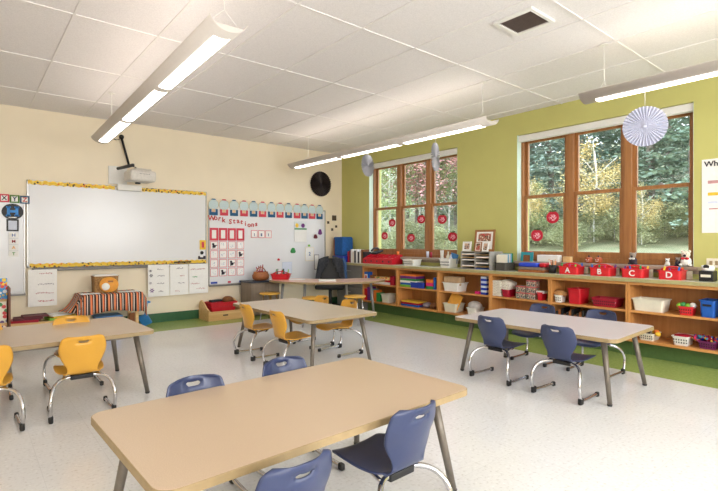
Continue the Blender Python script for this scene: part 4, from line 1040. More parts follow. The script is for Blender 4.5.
# ------------------------------------------------------------------ things on the countertop
def yspan(px0, px1, X): return onx(px0, 250, X).y, onx(px1, 250, X).y     # far, near
CZ = CT+.0006
def rect_thing(nm, px0, px1, X0, X1, z, h, m, label, cat, group=None, taper=None, bevel=.004, part=None):
    ya, yb = yspan(px0, px1, X0); b = MB(); b.box(((X1-X0)/2, 0, h/2), (X1-X0, ya-yb, h), bevel, taper=taper)
    if part: o = empty(nm, (X0, (ya+yb)/2, z), label=label, cat=cat, group=group); b.build(part, m, o); return o, (ya-yb)/2, X1-X0
    return b.build(nm, m, loc=(X0, (ya+yb)/2, z), label=label, cat=cat, group=group)
def tubthing(nm, px0, px1, X0, X1, z, h, m, label, cat='bin', group=None, lattice=False, taper=.86, fill=None, lidm=None):
    ya, yb = yspan(px0, px1, X0+.01); y2 = onx(px1, 250, X1).y; yb = min(yb+(y2-yb)*.8, yb+(ya-yb)*.42); w = ya-yb; d = X1-X0
    o = empty(nm, ((X0+X1)/2, (ya+yb)/2, z), label=label, cat=cat, group=group)
    b = MB(); b.tub(d-.016, w-.016, h, taper=taper)
    b.build('tub', m, o)
    if lattice:
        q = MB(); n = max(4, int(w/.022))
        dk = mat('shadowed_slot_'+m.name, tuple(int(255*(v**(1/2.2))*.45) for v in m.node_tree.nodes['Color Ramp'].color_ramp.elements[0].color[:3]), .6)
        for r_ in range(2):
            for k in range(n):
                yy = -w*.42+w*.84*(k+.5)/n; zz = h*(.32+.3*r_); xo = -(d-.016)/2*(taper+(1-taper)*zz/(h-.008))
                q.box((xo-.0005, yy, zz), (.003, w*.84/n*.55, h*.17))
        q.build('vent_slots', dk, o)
    if fill: q = MB(); q.bb(-d/2*.84, d/2*.84, -w/2*.88, w/2*.88, h*.55, h*.62); q.build('contents', fill, o)
    return o, w, d, h
# blue fabric box with wooden side in the corner
p = onz(340, 263, CT)
o = empty('storage_tote', (5.48, 7.05, CZ), label='blue storage tote standing in the room corner on the counter', cat='tote')
b = MB(); b.box((0, 0, .06), (.3, .34, .12), .02); b.build('base', m_cobalt, o)
b = MB(); b.box((0, 0, .29), (.26, .26, .34), .03, seg=3); b.box((-.02, 0, .445), (.24, .28, .05), .02); b.build('cover', mat('blue_cloth', (26, 88, 156), .8, var=.15), o)
b = MB(); b.bb(-.12, .12, .135, .155, .12, .44); b.build('wooden_side', m_bask, o)
# row of books
cols = [(m_crim, 'crimson'), (MATS['maroon_cover'], 'maroon'), (m_ivory, 'white'), (m_cream, 'cream'), (m_black, 'black'), (m_paper, 'thin white'), (m_dark, 'charcoal'), (m_ivory, 'wide white'), (m_brown, 'brown'), (m_black, 'last black')]
ya, yb = yspan(347, 364, 5.40); w = (ya-yb)/len(cols)
for k, (mm, nm) in enumerate(cols):
    h = .20+.02*((k*7) % 3); b = MB(); b.box((0, 0, h/2), (.16, w*.9, h), .002); b.build('book', mm, loc=(5.49, ya-w*(k+.5), CZ), label='%s book upright in the row beside the red magazine files' % nm, cat='book', group='upright books on the counter')
# red magazine files
ya, yb = yspan(362, 391, 5.36); w = (ya-yb)/5
mf = None
for k in range(5):
    if mf is None:
        mf = empty('magazine_file', (0, 0, 0), label='x', cat='file box'); W_ = w*.47
        prof = [(-.12, 0), (.13, 0), (.13, .16), (.06, .165), (-.12, .085)]; Q = Matrix.Rotation(PI/2, 4, 'X')
        b = MB(); b.prism(prof, -W_, -W_+.004, Q); b.prism(prof, W_-.004, W_, Q); b.bb(-.12, -.116, -W_+.004, W_-.004, 0, .085); b.bb(.126, .13, -W_+.004, W_-.004, 0, .16); b.bb(-.116, .126, -W_+.004, W_-.004, 0, .004); b.build('box_body', m_red, mf)
        b = MB(); b.cyl((-.1215, 0, .045), (-.1203, 0, .045), .016); b.build('finger_hole', m_black, mf)
        b = MB(); b.bb(-.10, .12, -W_+.01, W_-.01, .006, .10); b.build('papers', m_red2, mf)
    o = place(mf, k > 0, (5.50, ya-w*(k+.5), CZ), 0, 'red magazine file box, %s of five from the corner side' % ['first', 'second', 'third', 'fourth', 'fifth'][k], 'red magazine file boxes')
p = onx(376, 250, 5.52)
o = empty('telephone', (5.50, ya-w*1.6, CZ+.168), label='black desk telephone resting on the red file boxes', cat='telephone')
b = MB(); b.box((0, 0, .03), (.18, .15, .03), .01, R=Matrix.Rotation(-.3, 4, 'Y')); b.build('base', m_black, o); b = MB(); b.tube([(-.08, .05, .05), (-.03, .055, .085), (.05, .055, .10), (.09, .05, .08)], .018); b.build('handset', m_dark, o)
# white baskets
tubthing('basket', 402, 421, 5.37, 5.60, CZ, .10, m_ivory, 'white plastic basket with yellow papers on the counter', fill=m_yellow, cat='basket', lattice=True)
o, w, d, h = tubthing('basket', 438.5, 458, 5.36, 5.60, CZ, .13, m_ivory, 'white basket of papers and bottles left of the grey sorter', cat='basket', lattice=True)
base = o.location
for k, (dx, dy, hh, rr, mm, nm) in enumerate(((-.03, .10, .20, .022, m_ivory, 'white bottle'), (.02, .03, .23, .03, m_cream, 'cream bottle'), (-.02, -.05, .19, .026, m_paper2, 'pale blue bottle'))):
    b = MB(); b.lathe([(rr, .0), (rr, hh*.7), (rr*.4, hh*.82), (rr*.4, hh)], seg=14); b.build('bottle', mm, loc=(base[0]+dx, base[1]+dy, CZ+.004), label='%s standing in the white basket beside the sorter' % nm, cat='bottle', group='bottles in the white basket')
b = MB(); b.box((0, 0, .11), (.01, .13, .18), .001, R=Matrix.Rotation(.25, 4, 'X')); b.build('booklet', mat('blue_booklet', (70, 130, 190), .6), loc=(base[0]+.06, base[1]-.04, CZ+.006), label='blue booklet sticking out of the white basket', cat='booklet')
# grey literature sorter, two columns of slots
ya, yb = yspan(460.5, 489, 5.33); z1 = .235
so = empty('mail_sorter', (5.34, (ya+yb)/2, CZ), label='grey mail sorter with two columns of slots on the counter', cat='sorter'); w = (ya-yb)/2; D = .30; SH = .245
m_sort = mat('grey_sorter_board', (158, 154, 146), .6)
b = MB()
for yy in (-w, 0, w): b.bb(0, D, yy-.005, yy+.005, 0, SH)
b.bb(0, D, -w, w, SH-.008, SH); b.bb(0, D, -w, w, 0, .008); b.bb(D-.005, D, -w, w, 0, SH); b.build('case', m_sort, so)
for c in (0, 1):
    for k in range(6):
        if k: b = MB(); b.bb(.004, D-.006, -w+w*c+.006, w*c-.006, .04*k-.002, .04*k+.002); b.build('slot_shelf', m_birch if k in (1, 4, 5) else m_sort, so)
        if (k+c) % 2 == 0: b = MB(); b.bb(.01, .24, -w+w*c+.012, w*c-.012, .04*k+.0025+(.006 if k == 0 else 0), .04*k+.016); b.build('paper_stack', m_paper if not (k == 0 and c == 0) else m_blue, so)
# pictures on the sorter
def frame(nm, px0, px1, X, z, h, mf_, mp, label, tilt=.12, inner=None):
    ya, yb = yspan(px0, px1, X); w = ya-yb
    o = empty(nm, (X, (ya+yb)/2, z), label=label, cat='picture frame')
    R = Matrix.Rotation(tilt, 4, 'Y'); b = MB(); b.M = R; t = w*.09
    for q in ((-w/2, -w/2+t, 0, h), (w/2-t, w/2, 0, h), (-w/2+t, w/2-t, 0, t), (-w/2+t, w/2-t, h-t, h)): b.bb(-.008, .008, q[0], q[1], q[2], q[3], .001)
    b.build('frame', mf_, o); b = MB(); b.M = R; b.bb(-.002, .004, -w/2+t, w/2-t, t, h-t); b.build('mat_board', m_paper, o)
    for (u, v, ww, hh, mm) in inner: b = MB(); b.M = R; b.bb(-.0045, -.0025, u*w-ww*w/2, u*w+ww*w/2, v*h-hh*h/2, v*h+hh*h/2); b.build('photo', mm, o)
ZS = CZ+SH+.0008
m_ph = cellmat('portrait_print', (190, 160, 140), [(50, 50, 60), (220, 180, 150), (120, 110, 100)], 40); m_ph2 = cellmat('group_print', (170, 110, 90), [(200, 60, 60), (60, 80, 60), (230, 220, 200)], 40)
frame('photo_frame', 462.5, 471, 5.42, ZS, .135, m_ivory, m_ph, 'small white framed photo on the left of the mail sorter', inner=[(0, .5, .55, .6, m_ph)])
frame('photo_frame', 474, 494, 5.50, ZS, .30, m_oak, m_ph, 'large brown wooden frame with three small pictures on the mail sorter', inner=[(.0, .65, .62, .36, m_ph2)])
frame('photo_frame', 474.5, 481, 5.40, ZS, .13, m_oak, m_ph, 'small brown framed photo in front of the large wooden frame', .2, [(0, .5, .6, .7, m_ph2)])
frame('photo_frame', 482, 488, 5.40, ZS, .13, m_paper, m_ph, 'small white framed photo in front of the large wooden frame', .2, [(0, .5, .6, .7, m_ph)])
# black crate of folders
ya, yb = yspan(494.5, 514, 5.36)
m_mesh = mat('black_mesh', (60, 56, 52), .6, c2=(96, 92, 84), scale=300, var=0)
o, w, d, h = tubthing('wire_crate', 494.5, 514, 5.36, 5.62, CZ, .105, m_mesh, 'black mesh crate of folders right of the mail sorter', cat='crate', taper=.95)
for k in range(6):
    b = MB(); b.bb(-.004, .004, -w*.42, w*.42, 0, .20+.004*k); b.build('folder', [m_cream, m_cream, mat('sky_folder', (120, 170, 200), .7), m_cream, MATS['sky_folder'], m_green][k], loc=(5.40+.032*k, o.location[1], CZ+.005), label='%s file folder, %s from the front of the black crate' % (['cream', 'cream', 'sky blue', 'cream', 'sky blue', 'green'][k], ['first', 'second', 'third', 'fourth', 'fifth', 'sixth'][k]), cat='folder', group='folders in the black crate')
# teal book, bucket, stacked books
b = MB(); ya, yb = yspan(518, 530, 5.53); hh = .19
tbk = empty('display_book', (5.60, (ya+yb)/2-.0, CZ), label='teal picture book standing behind the stacked trays', cat='book'); w = (ya-yb)
b.box((0, 0, hh/2+.055), (.015, w, hh), .002, R=Matrix.Rotation(.12, 4, 'Y')); b.box((.0, 0, .03), (.09, w*.8, .06), .003); b.build('cover', m_teal, tbk); b = MB(); b.box((-.010, -.0, hh/2+.055), (.002, w*.55, hh*.6), R=Matrix.Rotation(.12, 4, 'Y')); b.build('cover_picture', m_brown, tbk)
o, w, d = rect_thing('tray_stack', 518, 543, 5.36, 5.58, CZ, .03, m_bask, 'two brown paper trays stacked under the blue bag on the counter', 'tray', part='lower_tray')
b = MB(); b.bb(.005, d-.005, -w+.005, w-.005, .034, .062, .003); b.build('upper_tray', m_greycab, o)
b = MB(); b.box((0, 0, .026), (.14, .26, .05), .02, seg=3); b.build('pencil_pouch', mat('royal_blue_fabric', (40, 70, 200), .6), loc=(5.45, o.location[1]+.05, CZ+.063), label='shiny blue pencil pouch on top of the brown trays', cat='pouch')
b = MB(); b.box((0, 0, .03), (.12, .09, .056), .02); b.build('pencil_pouch', m_red, loc=(5.45, o.location[1]-.14, CZ+.063), label='small red pouch beside the blue pouch on the trays', cat='pouch')
# cup of pencils
p = onx(552.5, 262, 5.42)
cu = empty('pencil_cup', (5.42, p.y, CZ), label='black pencil cup left of the red caddy A', cat='cup'); b = MB(); b.lathe([(.040, 0), (.045, .10), (.042, .10), (.038, .006)]); b.build('cup', m_black, cu)
for k in range(7):
    a = k*.9; b = MB(); b.cyl((.015*math.cos(a), .015*math.sin(a), .006), (.036*math.cos(a), .04*math.sin(a), .135+.01*(k % 3)), .0045); b.ball((.036*math.cos(a), .04*math.sin(a), .14+.01*(k % 3)), .008, 8)
    b.build('pencil', [m_skin, m_orange, m_skin, m_white, m_brown, m_skin, m_orange][k], loc=(5.42, p.y, CZ), label='%s pencil, %s going clockwise round the black cup' % (['peach', 'orange', 'peach', 'white', 'brown', 'peach', 'orange'][k], ['first', 'second', 'third', 'fourth', 'fifth', 'sixth', 'last'][k]), cat='pencil', group='pencils in the black cup')
# red caddies A B C D
cadd = [(557, 579, 'A'), (588, 611.5, 'B'), (619.5, 645, 'C'), (656, 683, 'D')]
cmat = [m_blue, m_lime, m_purple, m_magenta, m_yellow, m_green, m_orange]; cnm = ['blue', 'lime', 'purple', 'magenta', 'yellow', 'green', 'orange']
for k, (a, c, ch) in enumerate(cadd):
    ya, yb = yspan(a, c, 5.38); w = (ya-yb); XC = 5.47
    o = empty('supply_caddy', (XC, (ya+yb)/2, CZ), label='red plastic supply caddy marked with a white letter %s' % ch, cat='caddy', group='lettered red caddies')
    b = MB(); b.tub(.19, w-.035, .092, taper=.97); b.build('tub', m_red2, o)
    b = MB(); b.tube([(0, -w/2+.02, .09), (0, -w*.22, .118), (0, 0, .125), (0, w*.22, .118), (0, w/2-.02, .09)], .009); b.bb(-.003, .003, -w*.42, w*.42, .02, .11); b.build('handle', m_red2, o)
    text('letter', ch, .085, Matrix.Translation((-.100, 0, .045)) @ Matrix.Rotation(-PI/2, 4, 'Z') @ Matrix.Rotation(PI/2, 4, 'X'), m_ivory, o, depth=.0015)
    for j in range(6):
        q = MB(); yy = -w*.35+w*.14*j; xx = .045*(-1)**j; q.cyl((xx, yy, .01), (xx+.01, yy+random.uniform(-.03, .03), .115+.015*random.random()), .009); jj = (j+2*k) % 7
        q.build('marker', cmat[jj], loc=o.location, label='%s marker in red caddy %s, %s from its left end' % (cnm[jj], ch, ['sixth', 'fifth', 'fourth', 'third', 'second', 'first'][j]), cat='marker', group='markers in the lettered caddies')
# small speaker/sharpener at right
o, w, d = rect_thing('pencil_sharpener', 698.5, 713, 5.40, 5.55, CZ, .10, m_black, 'black electric pencil sharpener at the right end of the counter', 'sharpener', part='body', bevel=.008)
b = MB(); b.lathe([(.0, 0), (.05, 0), (.055, .02), (.05, .05), (.0, .056)], c=(.07, 0, .10)); b.build('round_top', m_ivory, o)
b = MB(); b.cyl((.012, 0, .135), (.02, 0, .14), .024); b.build('dial', m_dark, o)
b = MB(); b.bb(-.003, -.0005, -.04, .04, .04, .065); b.build('label_plate', m_cream, o)
for px, nm in ((586, 'first'), (617, 'second'), (650.5, 'third'), (689.5, 'fourth')):
    q = onx(px, 275, 5.6); b = MB(); b.bb(-.006, .006, -.025, .025, 0, .085, .002); b.build('index_card', m_cream, loc=(5.60, q.y, CZ), label='small cream card standing behind the caddies, %s from the left' % nm, cat='card', group='cream cards behind the caddies')
# outlet and poster on the right wall
for px, py, lab in ((714, 263, 'beige wall outlet above the counter at the right edge'),):
    q = onx(px, py, XR); o = empty('wall_outlet', (XR-.001, q.y, q.z), label=lab, cat='outlet'); b = MB(); b.bb(-.008, 0, -.06, .06, -.045, .045, .003); b.build('plate', m_cream, o); b = MB(); b.bb(-.010, -.0081, -.035, -.01, -.02, .02); b.bb(-.010, -.0081, .01, .035, -.02, .02); b.build('socket', m_tan, o)
q0 = onx(702, 160, XR); q1 = onx(702, 233, XR)
po = empty('wall_poster', (XR-.001, q0.y-.30, q1.z), label='white chart poster with handwriting at the right edge of the photo', cat='poster'); Hh = q0.z-q1.z
b = MB(); b.bb(-.004, 0, -.3, .3, 0, Hh); b.build('paper', m_paper, po)
text('heading', 'What', .075, Matrix.Translation((-.006, .28, Hh-.05)) @ Matrix.Rotation(-PI/2, 4, 'Z') @ Matrix.Rotation(PI/2, 4, 'X'), m_ink, po, align='LEFT', depth=.001)
for (y, z, w, h, mm) in ((.20, .55, .10, .03, m_rose), (.05, .56, .1, .08, m_ink), (.19, .42, .12, .03, m_yellow), (.17, .33, .16, .02, m_paper2), (.14, .26, .2, .012, m_rose)):
    b = MB(); b.bb(-.006, -.0041, y-w/2, y+w/2, z*Hh/.8-h/2, z*Hh/.8+h/2); b.build('drawing', mm, po)

# ------------------------------------------------------------------ things on the window sills
SZ = SILL+.0006; XS = 5.68
def sy(px): return onx(px, 255, XS).y
for (px, nm, mm, h, r, lab, cat) in ((398, 'cup', m_orange, .09, .025, 'orange cup on the far window sill above the red files', 'cup'), (427.5, 'cup', m_paper2, .10, .022, 'grey striped cup on the far window sill, left one of a pair', 'cup'), (431, 'cup', m_crim, .09, .02, 'dark red cup on the far window sill, right one of a pair', 'cup'), (442, 'cup', m_ivory, .12, .03, 'white cup on the far window sill behind the basket', 'cup')):
    b = MB(); b.lathe([(r*.8, 0), (r, h), (r*.92, h), (r*.75, .006)], seg=16); b.build(nm, mm, loc=(XS, sy(px), SZ), label=lab, cat=cat)
o = empty('bucket', (XS-.01, sy(529.5), SZ), label='small red and white bucket on the sill of the right window', cat='bucket')
b = MB(); b.lathe([(.035, 0), (.045, .10), (.042, .10), (.033, .006)]); b.build('pail', m_ivory, o); b = MB(); b.lathe([(.0385, .03), (.0425, .03), (.0445, .06), (.0405, .06)]); b.build('red_stripe', m_red, o); b = MB(); b.lathe([(.04, .10), (.05, .105), (.04, .125), (0, .13)]); b.build('lid', m_red, o)
ya, yb = sy(539), sy(560); b = MB(); b.bb(-.05, .05, -(ya-yb)/2, (ya-yb)/2, 0, .085, .006); o = b.build('tissue_box', m_ivory, loc=(XS, (ya+yb)/2, SZ), label='long white tissue box on the right window sill', cat='box')
ya, yb = sy(564), sy(571.5); b = MB(); b.bb(-.03, .03, -(ya-yb)/2, (ya-yb)/2, 0, .07, .003); b.build('wooden_block', m_birch, loc=(XS, (ya+yb)/2, SZ), label='small pale wooden block on the right window sill', cat='block')
def plush(px, m1, m2, h, label, bow=None, nm='stuffed_toy', hat=None):
    o = empty(nm, (XS, sy(px), SZ), label=label, cat='toy'); k = h/.13
    b = MB(); b.ball((0, 0, .038*k), (.034*k, .038*k, .04*k)); b.ball((-.01*k, .03*k, .012*k), (.032*k, .014*k, .012*k), 10); b.ball((-.01*k, -.03*k, .012*k), (.032*k, .014*k, .012*k), 10); b.build('body', m1, o)
    b = MB(); b.ball((-.004*k, 0, .092*k), .030*k); b.ball((-.0, .024*k, .117*k), .011*k, 8); b.ball((0, -.024*k, .117*k), .011*k, 8); b.build('head', m2, o)
    b = MB(); b.ball((-.03*k, 0, .085*k), .011*k, 8); b.ball((-.031*k, .011*k, .098*k), .0035*k, 6); b.ball((-.031*k, -.011*k, .098*k), .0035*k, 6); b.build('face', m_ink, o)
    if bow: b = MB(); b.ball((-.028*k, .014*k, .062*k), (.008*k, .016*k, .010*k), 8); b.ball((-.028*k, -.014*k, .062*k), (.008*k, .016*k, .010*k), 8); b.build('bow', bow, o)
def pumpkin(px, label):
    o = empty('pumpkin_toy', (XS, sy(px), SZ), label=label, cat='toy', group='pumpkin toys on the sill'); b = MB()
    for k in range(8): a = k*PI/4; b.ball((.018*math.cos(a), .018*math.sin(a), .036), (.026, .026, .036), 10)
    b.build('body', mat('rust_orange', (176, 84, 40), .7), o); b = MB(); b.cyl((0, 0, .068), (.004, .003, .092), .008); b.build('stem', m_ink, o)
    b = MB(); b.ball((-.042, .014, .042), .006, 8); b.ball((-.042, -.014, .042), .006, 8); b.box((-.043, 0, .024), (.003, .03, .005)); b.build('face', m_ivory, o)
pumpkin(589, 'left rust orange pumpkin toy on the right window sill'); pumpkin(598.5, 'right rust orange pumpkin toy on the right window sill')
plush(633, m_ink, mat('grey_fur', (150, 138, 126), .9), .14, 'dark bear toy sitting on the sill above caddy C', bow=m_ivory)
plush(667.5, m_ivory, m_ivory, .08, 'tiny white and black toy cow on the sill above caddy D')
plush(678, m_ink, MATS['grey_fur'], .095, 'small dark toy on the sill between the toy cow and white teddy')
plush(686, m_ivory, mat('cream_fur', (232, 222, 204), .9), .17, 'white teddy bear with red bow at the right end of the sill', bow=m_red)

# ------------------------------------------------------------------ things on the shelves
XA0 = 5.345
ZMt, ZBt = ZM1+.0006, ZB1+.0006
def stack(px0, px1, X0, d, z, hs, mats, names_, base, group, cat='box', bevel=.002):
    ya, yb = yspan(px0, px1, X0)
    for k, (h, mm, nm) in enumerate(zip(hs, mats, names_)):
        b = MB(); b.box((d/2, 0, h/2), (d, (ya-yb)*(1-.03*(k % 2)), h-.001), bevel); b.build(cat.replace(' ', '_'), mm, loc=(X0, (ya+yb)/2, z), label='%s %s' % (nm, base), cat=cat, group=group); z += h+.0004
    return z
pos6 = ['bottom', 'second from the bottom', 'third from the bottom', 'fourth from the bottom', 'fifth from the bottom', 'top']
# bay one, middle shelf
b = rect_thing('glue_box', 363.2, 369, 5.36, 5.44, ZMt, .19, m_blue, 'blue and white carton on the first bay middle shelf', 'box', part='carton')
MB().bb(-.002, -.0003, -.04, .04, .05, .15).build('label_panel', m_ivory, b[0]); MB().bb(-.004, -.0021, -.02, .02, .07, .13).build('label_mark', m_red, b[0])
rect_thing('book', 361.3, 363, 5.36, 5.5, ZMt, .2, m_orange, 'orange book upright at the left end of the first bay', 'book')
rect_thing('bottle_box', 369.8, 373, 5.37, 5.44, ZMt, .14, m_brown, 'narrow brown box right of the blue and white carton', 'box')
rect_thing('game_box', 374, 389, 5.36, 5.5, ZMt, .04, m_ivory, 'flat white game box at the bottom of the first bay stack', 'box')
stack(374, 389, 5.37, .13, ZMt+.041, [.035, .045], [m_red, cellmat('game_print', (240, 200, 120), [(220, 50, 50), (250, 240, 220), (40, 120, 60)], 22)], ['red flat', 'patterned yellow'], 'game box in the first bay stack', 'games in the first bay')
rect_thing('binder', 390, 394, 5.37, 5.55, ZMt, .15, m_crim, 'crimson binder at the right end of the first bay', 'binder')
# bay one, bottom
for k, (a, c, h, mm, nm) in enumerate(((362, 364, .22, m_lime, 'lime'), (364.2, 367, .2, m_red, 'red'), (367.2, 370, .23, m_purple, 'purple'), (370.2, 373, .2, m_teal, 'teal'), (373.2, 376, .19, m_orange, 'orange'), (376.2, 379, .15, m_green, 'green'))):
    rect_thing('workbook', a, c, 5.36, 5.5, ZBt, h, mm, '%s workbook upright on the bottom shelf of the first bay' % nm, 'book', 'workbooks in the first bay')
tubthing('bin', 380.5, 394.5, 5.35, 5.6, ZBt, .14, m_cream, 'cream bin on the bottom shelf of the first bay')
# bay two middle
stack(400, 416, 5.36, .2, ZMt, [.035, .03, .035, .03, .04, .03], [m_lime, m_blue, m_ivory, m_green, m_purple, m_orange], ['%s %s' % (p_, c_) for p_, c_ in zip(pos6, ['lime', 'blue', 'white', 'green', 'purple', 'orange'])], 'game box in the tall stack of the second bay', 'game boxes in the second bay')
tubthing('bin', 410, 425.5, 5.345, 5.40, ZMt, .085, m_cobalt, 'small cobalt blue bin in front of the games in the second bay', taper=.97)
stack(426, 433, 5.36, .12, ZMt, [.045, .05, .05], [m_green, m_magenta, m_orange], ['bottom green', 'middle magenta', 'top orange'], 'block set box at the right of the second bay', 'block sets in the second bay')
rect_thing('book', 433.4, 435.4, 5.36, 5.5, ZMt, .18, m_blue, 'thin blue book upright at the right end of the second bay', 'book')
# bay two bottom
stack(401, 418, 5.36, .2, ZBt, [.03, .03, .02], [m_blue, m_crim, m_yellow], ['bottom blue', 'middle crimson', 'top yellow'], 'book lying flat on the second bay bottom shelf', 'flat books in the second bay', 'book')
stack(415, 430, 5.345, .2, ZBt+.0, [.025, .025], [m_cream, m_paper], ['bottom cream', 'top white'], 'magazine lying flat on the second bay bottom shelf', 'magazines in the second bay', 'magazine') if False else None
# bay three
o, w, d, h = tubthing('bin', 442, 467, 5.345, 5.60, ZMt, .125, m_ivory, 'white bin filled with brown bags on the third bay middle shelf')
for k in range(3):
    b = MB(); b.box((0, 0, .07), (.05, .30-.03*k, .13), .02, seg=2); b.build('paper_bag', mat('kraft_paper', (190, 160, 124), .8, var=.12, scale=25), loc=(5.41+.06*k, o.location[1], ZMt+.075), label='brown paper bag standing in the white bin, %s from front' % ['first', 'second', 'third'][k], cat='bag', group='paper bags in the white bin')
rect_thing('toy_block', 474.5, 479, 5.36, 5.42, ZMt, .035, m_magenta, 'small magenta block on the third bay middle shelf', 'block', bevel=.008)
stack(480.5, 486.3, 5.36, .1, ZMt, [.03]*8, [m_cobalt, m_paper2]*4, ['%s %s' % (a, c) for a, c in zip(['lowest', 'second lowest', 'third lowest', 'fourth lowest', 'fourth highest', 'third highest', 'second highest', 'highest'], ['blue', 'pale']*4)], 'tub in the blue and white column of the third bay', 'stacked blue and pale tubs', 'tub', .006)
o, w, d, h = tubthing('bin', 442.5, 464, 5.345, 5.58, ZBt, .125, m_cream, 'cream bin holding an orange folder on the third bay bottom shelf')
b = MB(); b.box((0, 0, .13), (.012, .20, .22), .002, R=Matrix.Rotation(.35, 4, 'X') @ Matrix.Rotation(.2, 4, 'Y')); b.build('folder', mat('amber_envelope', (226, 160, 60), .7), loc=(5.42, o.location[1]-.05, ZBt+.03), label='amber envelope sticking out of the cream bin', cat='envelope')
o, w, d, h = tubthing('basket', 466, 483, 5.345, 5.58, ZBt, .10, m_ivory, 'white basket of crumpled plastic on the third bay bottom shelf', cat='basket')
blob('plastic_bag', (5.45, o.location[1], ZBt+.12), (.08, .11, .07), mat('translucent_film', (206, 200, 196), .3, var=.1), 'crumpled pale plastic bag in the white basket', 'bag')
for k, (dy, mm) in enumerate(((.62, m_brown), (.44, m_gry))):
    blob('cloth_bundle', (5.45, 4.61-.02+.10*k, ZBt+.045) if False else (5.45, 4.78-.0*k+.14*k, ZBt+.045), (.08, .065, .045), mm, ['brown cloth bundle', 'grey cloth bundle'][k]+' on the second bay bottom shelf at its right', 'bundle')
# bay four
m_geo = cellmat('speckled_tub_print', (226, 220, 206), [(150, 140, 120), (230, 224, 210)], 60, thr=.3)
stack(490, 500.5, 5.355, .14, ZMt, [.034]*6, [m_geo]*6, pos6, 'speckled cream tub in the pile of the fourth bay', 'speckled tubs in the fourth bay', 'tub', .006)
o, w, d, h = tubthing('bin', 500.8, 515, 5.345, 5.55, ZMt, .095, m_crim, 'crimson bin beside the speckled tubs in the fourth bay')
b = MB(); b.box((0, 0, .06), (.16, .15, .15), .03, R=Matrix.Rotation(.3, 4, 'X')); b.build('fabric_pouch', m_geo, loc=(5.47, o.location[1]+.02, ZMt+.075), label='speckled fabric pouch resting in the crimson bin', cat='pouch')
m_clear = mat('cloudy_clear_plastic', (196, 186, 180), .2, var=.04); m_beads = cellmat('bead_mix_print', (170, 150, 140), [(200, 120, 60), (70, 70, 80), (220, 200, 170), (60, 110, 90)], 55, thr=.5)
for c, (a, e) in enumerate(((515.5, 525), (525.8, 535))):
    for k in range(2+c):
        ya, yb = yspan(a, e, 5.36); q = empty('clear_box', (5.42, (ya+yb)/2, ZMt+.079*k), label='clear box with red rimmed lid, %s of the %s pile in the fourth bay' % (['bottom', 'middle' if c else 'top', 'top'][k], ['left', 'right'][c]), cat='box', group='clear boxes in the fourth bay'); w = (ya-yb)/2-.004
        b = MB(); b.box((0, 0, .032), (.12, 2*w, .063), .006); b.build('box_body', m_beads, q); b = MB(); b.box((0, 0, .071), (.13, 2*w+.006, .012), .003); b.build('lid', mat('salmon_lid', (206, 96, 96), .4), q); b = MB(); b.box((0, 0, .0775), (.1, 2*w-.02, .0015)); b.build('lid_panel', m_clear, q)
o, w, d, h = tubthing('bin', 536, 547, 5.345, 5.5, ZMt, .10, m_red, 'small red bin at the right end of the fourth bay')
b = MB(); b.bb(-.05, .05, -.05, .05, 0, .025); b.build('paper_stack', m_paper, loc=(5.42, o.location[1], ZMt+.085), label='white papers sticking out of the small red bin', cat='paper')
# bay five
o, w, d, h = tubthing('basket', 553.5, 566.5, 5.345, 5.5, ZMt, .085, m_ivory, 'white basket with brown plush on the fifth bay middle shelf', cat='basket', lattice=True)
blob('stuffed_toy', (5.42, o.location[1], ZMt+.10), (.06, .085, .04), mat('tan_fur', (190, 142, 88), .95, var=.2, scale=80), 'tan plush toy lying in the small white basket', 'toy')
tubthing('bin', 566.8, 589, 5.345, 5.60, ZMt, .175, m_red, 'large red bin on the fifth bay middle shelf', taper=.9)
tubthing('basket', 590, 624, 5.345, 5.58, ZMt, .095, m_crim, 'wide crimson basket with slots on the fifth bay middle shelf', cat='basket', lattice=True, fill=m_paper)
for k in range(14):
    a = 553+k*2.6; rect_thing('book', a, a+2.1, 5.40, 5.58, ZBt, .17+.02*((k*5) % 4), [m_brown, m_dark, m_bask, m_black][k % 4], '%s book, %s from the left on the dark bottom shelf of the fifth bay' % (['brown', 'charcoal', 'wooden brown', 'black'][k % 4], ['first', 'second', 'third', 'fourth', 'fifth', 'sixth', 'seventh', 'eighth', 'ninth', 'tenth', 'eleventh', 'twelfth', 'thirteenth', 'fourteenth'][k]), 'book', 'books on the fifth bay bottom shelf')
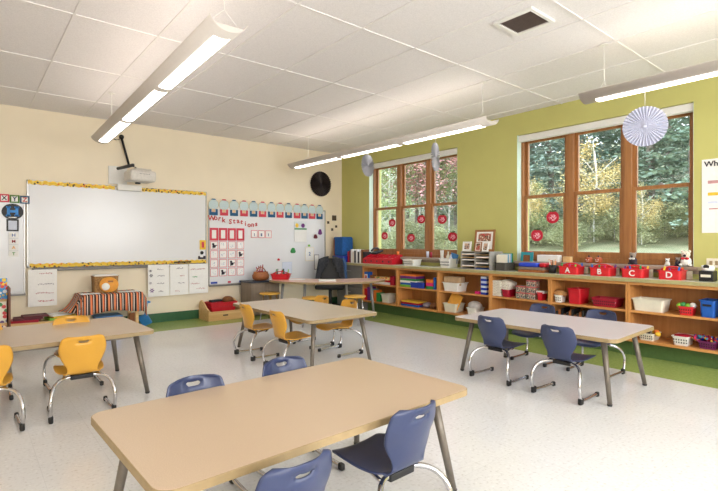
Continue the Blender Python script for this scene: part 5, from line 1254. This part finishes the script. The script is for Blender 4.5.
# bay six
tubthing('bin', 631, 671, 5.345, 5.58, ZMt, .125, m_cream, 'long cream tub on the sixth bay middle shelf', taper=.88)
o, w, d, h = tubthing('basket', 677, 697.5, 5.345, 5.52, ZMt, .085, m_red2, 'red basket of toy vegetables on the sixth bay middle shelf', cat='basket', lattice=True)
for k, (dy, mm, nm) in enumerate(((.06, m_lime, 'lime'), (.03, m_green, 'green'), (-.01, m_lime, 'second lime'), (-.05, m_ivory, 'white'))):
    blob('toy_vegetable', (5.41, o.location[1]+dy, ZMt+.085+.01*(k % 2)), (.03, .028, .028), mm, '%s toy vegetable in the red basket' % nm, 'toy', group='toy vegetables in the red basket')
o, w, d, h = tubthing('bin', 698.5, 722, 5.345, 5.60, ZMt, .16, m_blue, 'blue bin with a dark handle slot at the right edge', taper=.9)
MB().bb(-d/2-.0015, -d/2+.004, -.035, .035, .105, .125).build('handle_slot', m_black, o)
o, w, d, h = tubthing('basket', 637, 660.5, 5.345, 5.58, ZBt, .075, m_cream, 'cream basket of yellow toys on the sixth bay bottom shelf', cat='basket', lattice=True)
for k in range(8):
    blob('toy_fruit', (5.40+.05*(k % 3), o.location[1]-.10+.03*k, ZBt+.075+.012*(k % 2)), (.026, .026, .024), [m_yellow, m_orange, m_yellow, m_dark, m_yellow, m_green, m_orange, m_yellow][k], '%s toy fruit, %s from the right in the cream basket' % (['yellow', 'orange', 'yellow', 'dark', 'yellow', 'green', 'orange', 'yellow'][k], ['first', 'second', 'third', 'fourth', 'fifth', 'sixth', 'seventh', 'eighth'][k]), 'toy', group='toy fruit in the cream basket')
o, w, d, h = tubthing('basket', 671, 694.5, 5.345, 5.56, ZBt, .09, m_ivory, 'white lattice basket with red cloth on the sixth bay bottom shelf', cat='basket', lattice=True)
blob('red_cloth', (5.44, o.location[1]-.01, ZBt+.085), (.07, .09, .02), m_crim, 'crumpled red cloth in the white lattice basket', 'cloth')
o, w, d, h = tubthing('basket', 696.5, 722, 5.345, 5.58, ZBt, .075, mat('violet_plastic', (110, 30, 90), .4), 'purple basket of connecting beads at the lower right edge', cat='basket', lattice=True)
b = MB()
for k in range(90): b.ball((5.38+random.random()*.16, o.location[1]+random.uniform(-.12, .12), ZBt+.07+random.random()*.035), .012, 6)
b.build('bead_pile', cellmat('bead_colours', (180, 30, 60), [(30, 90, 200), (200, 30, 60), (240, 200, 60), (30, 60, 150), (40, 140, 160)], 40, thr=.6), label='pile of blue and red beads in the purple basket', cat='beads', kind='stuff')
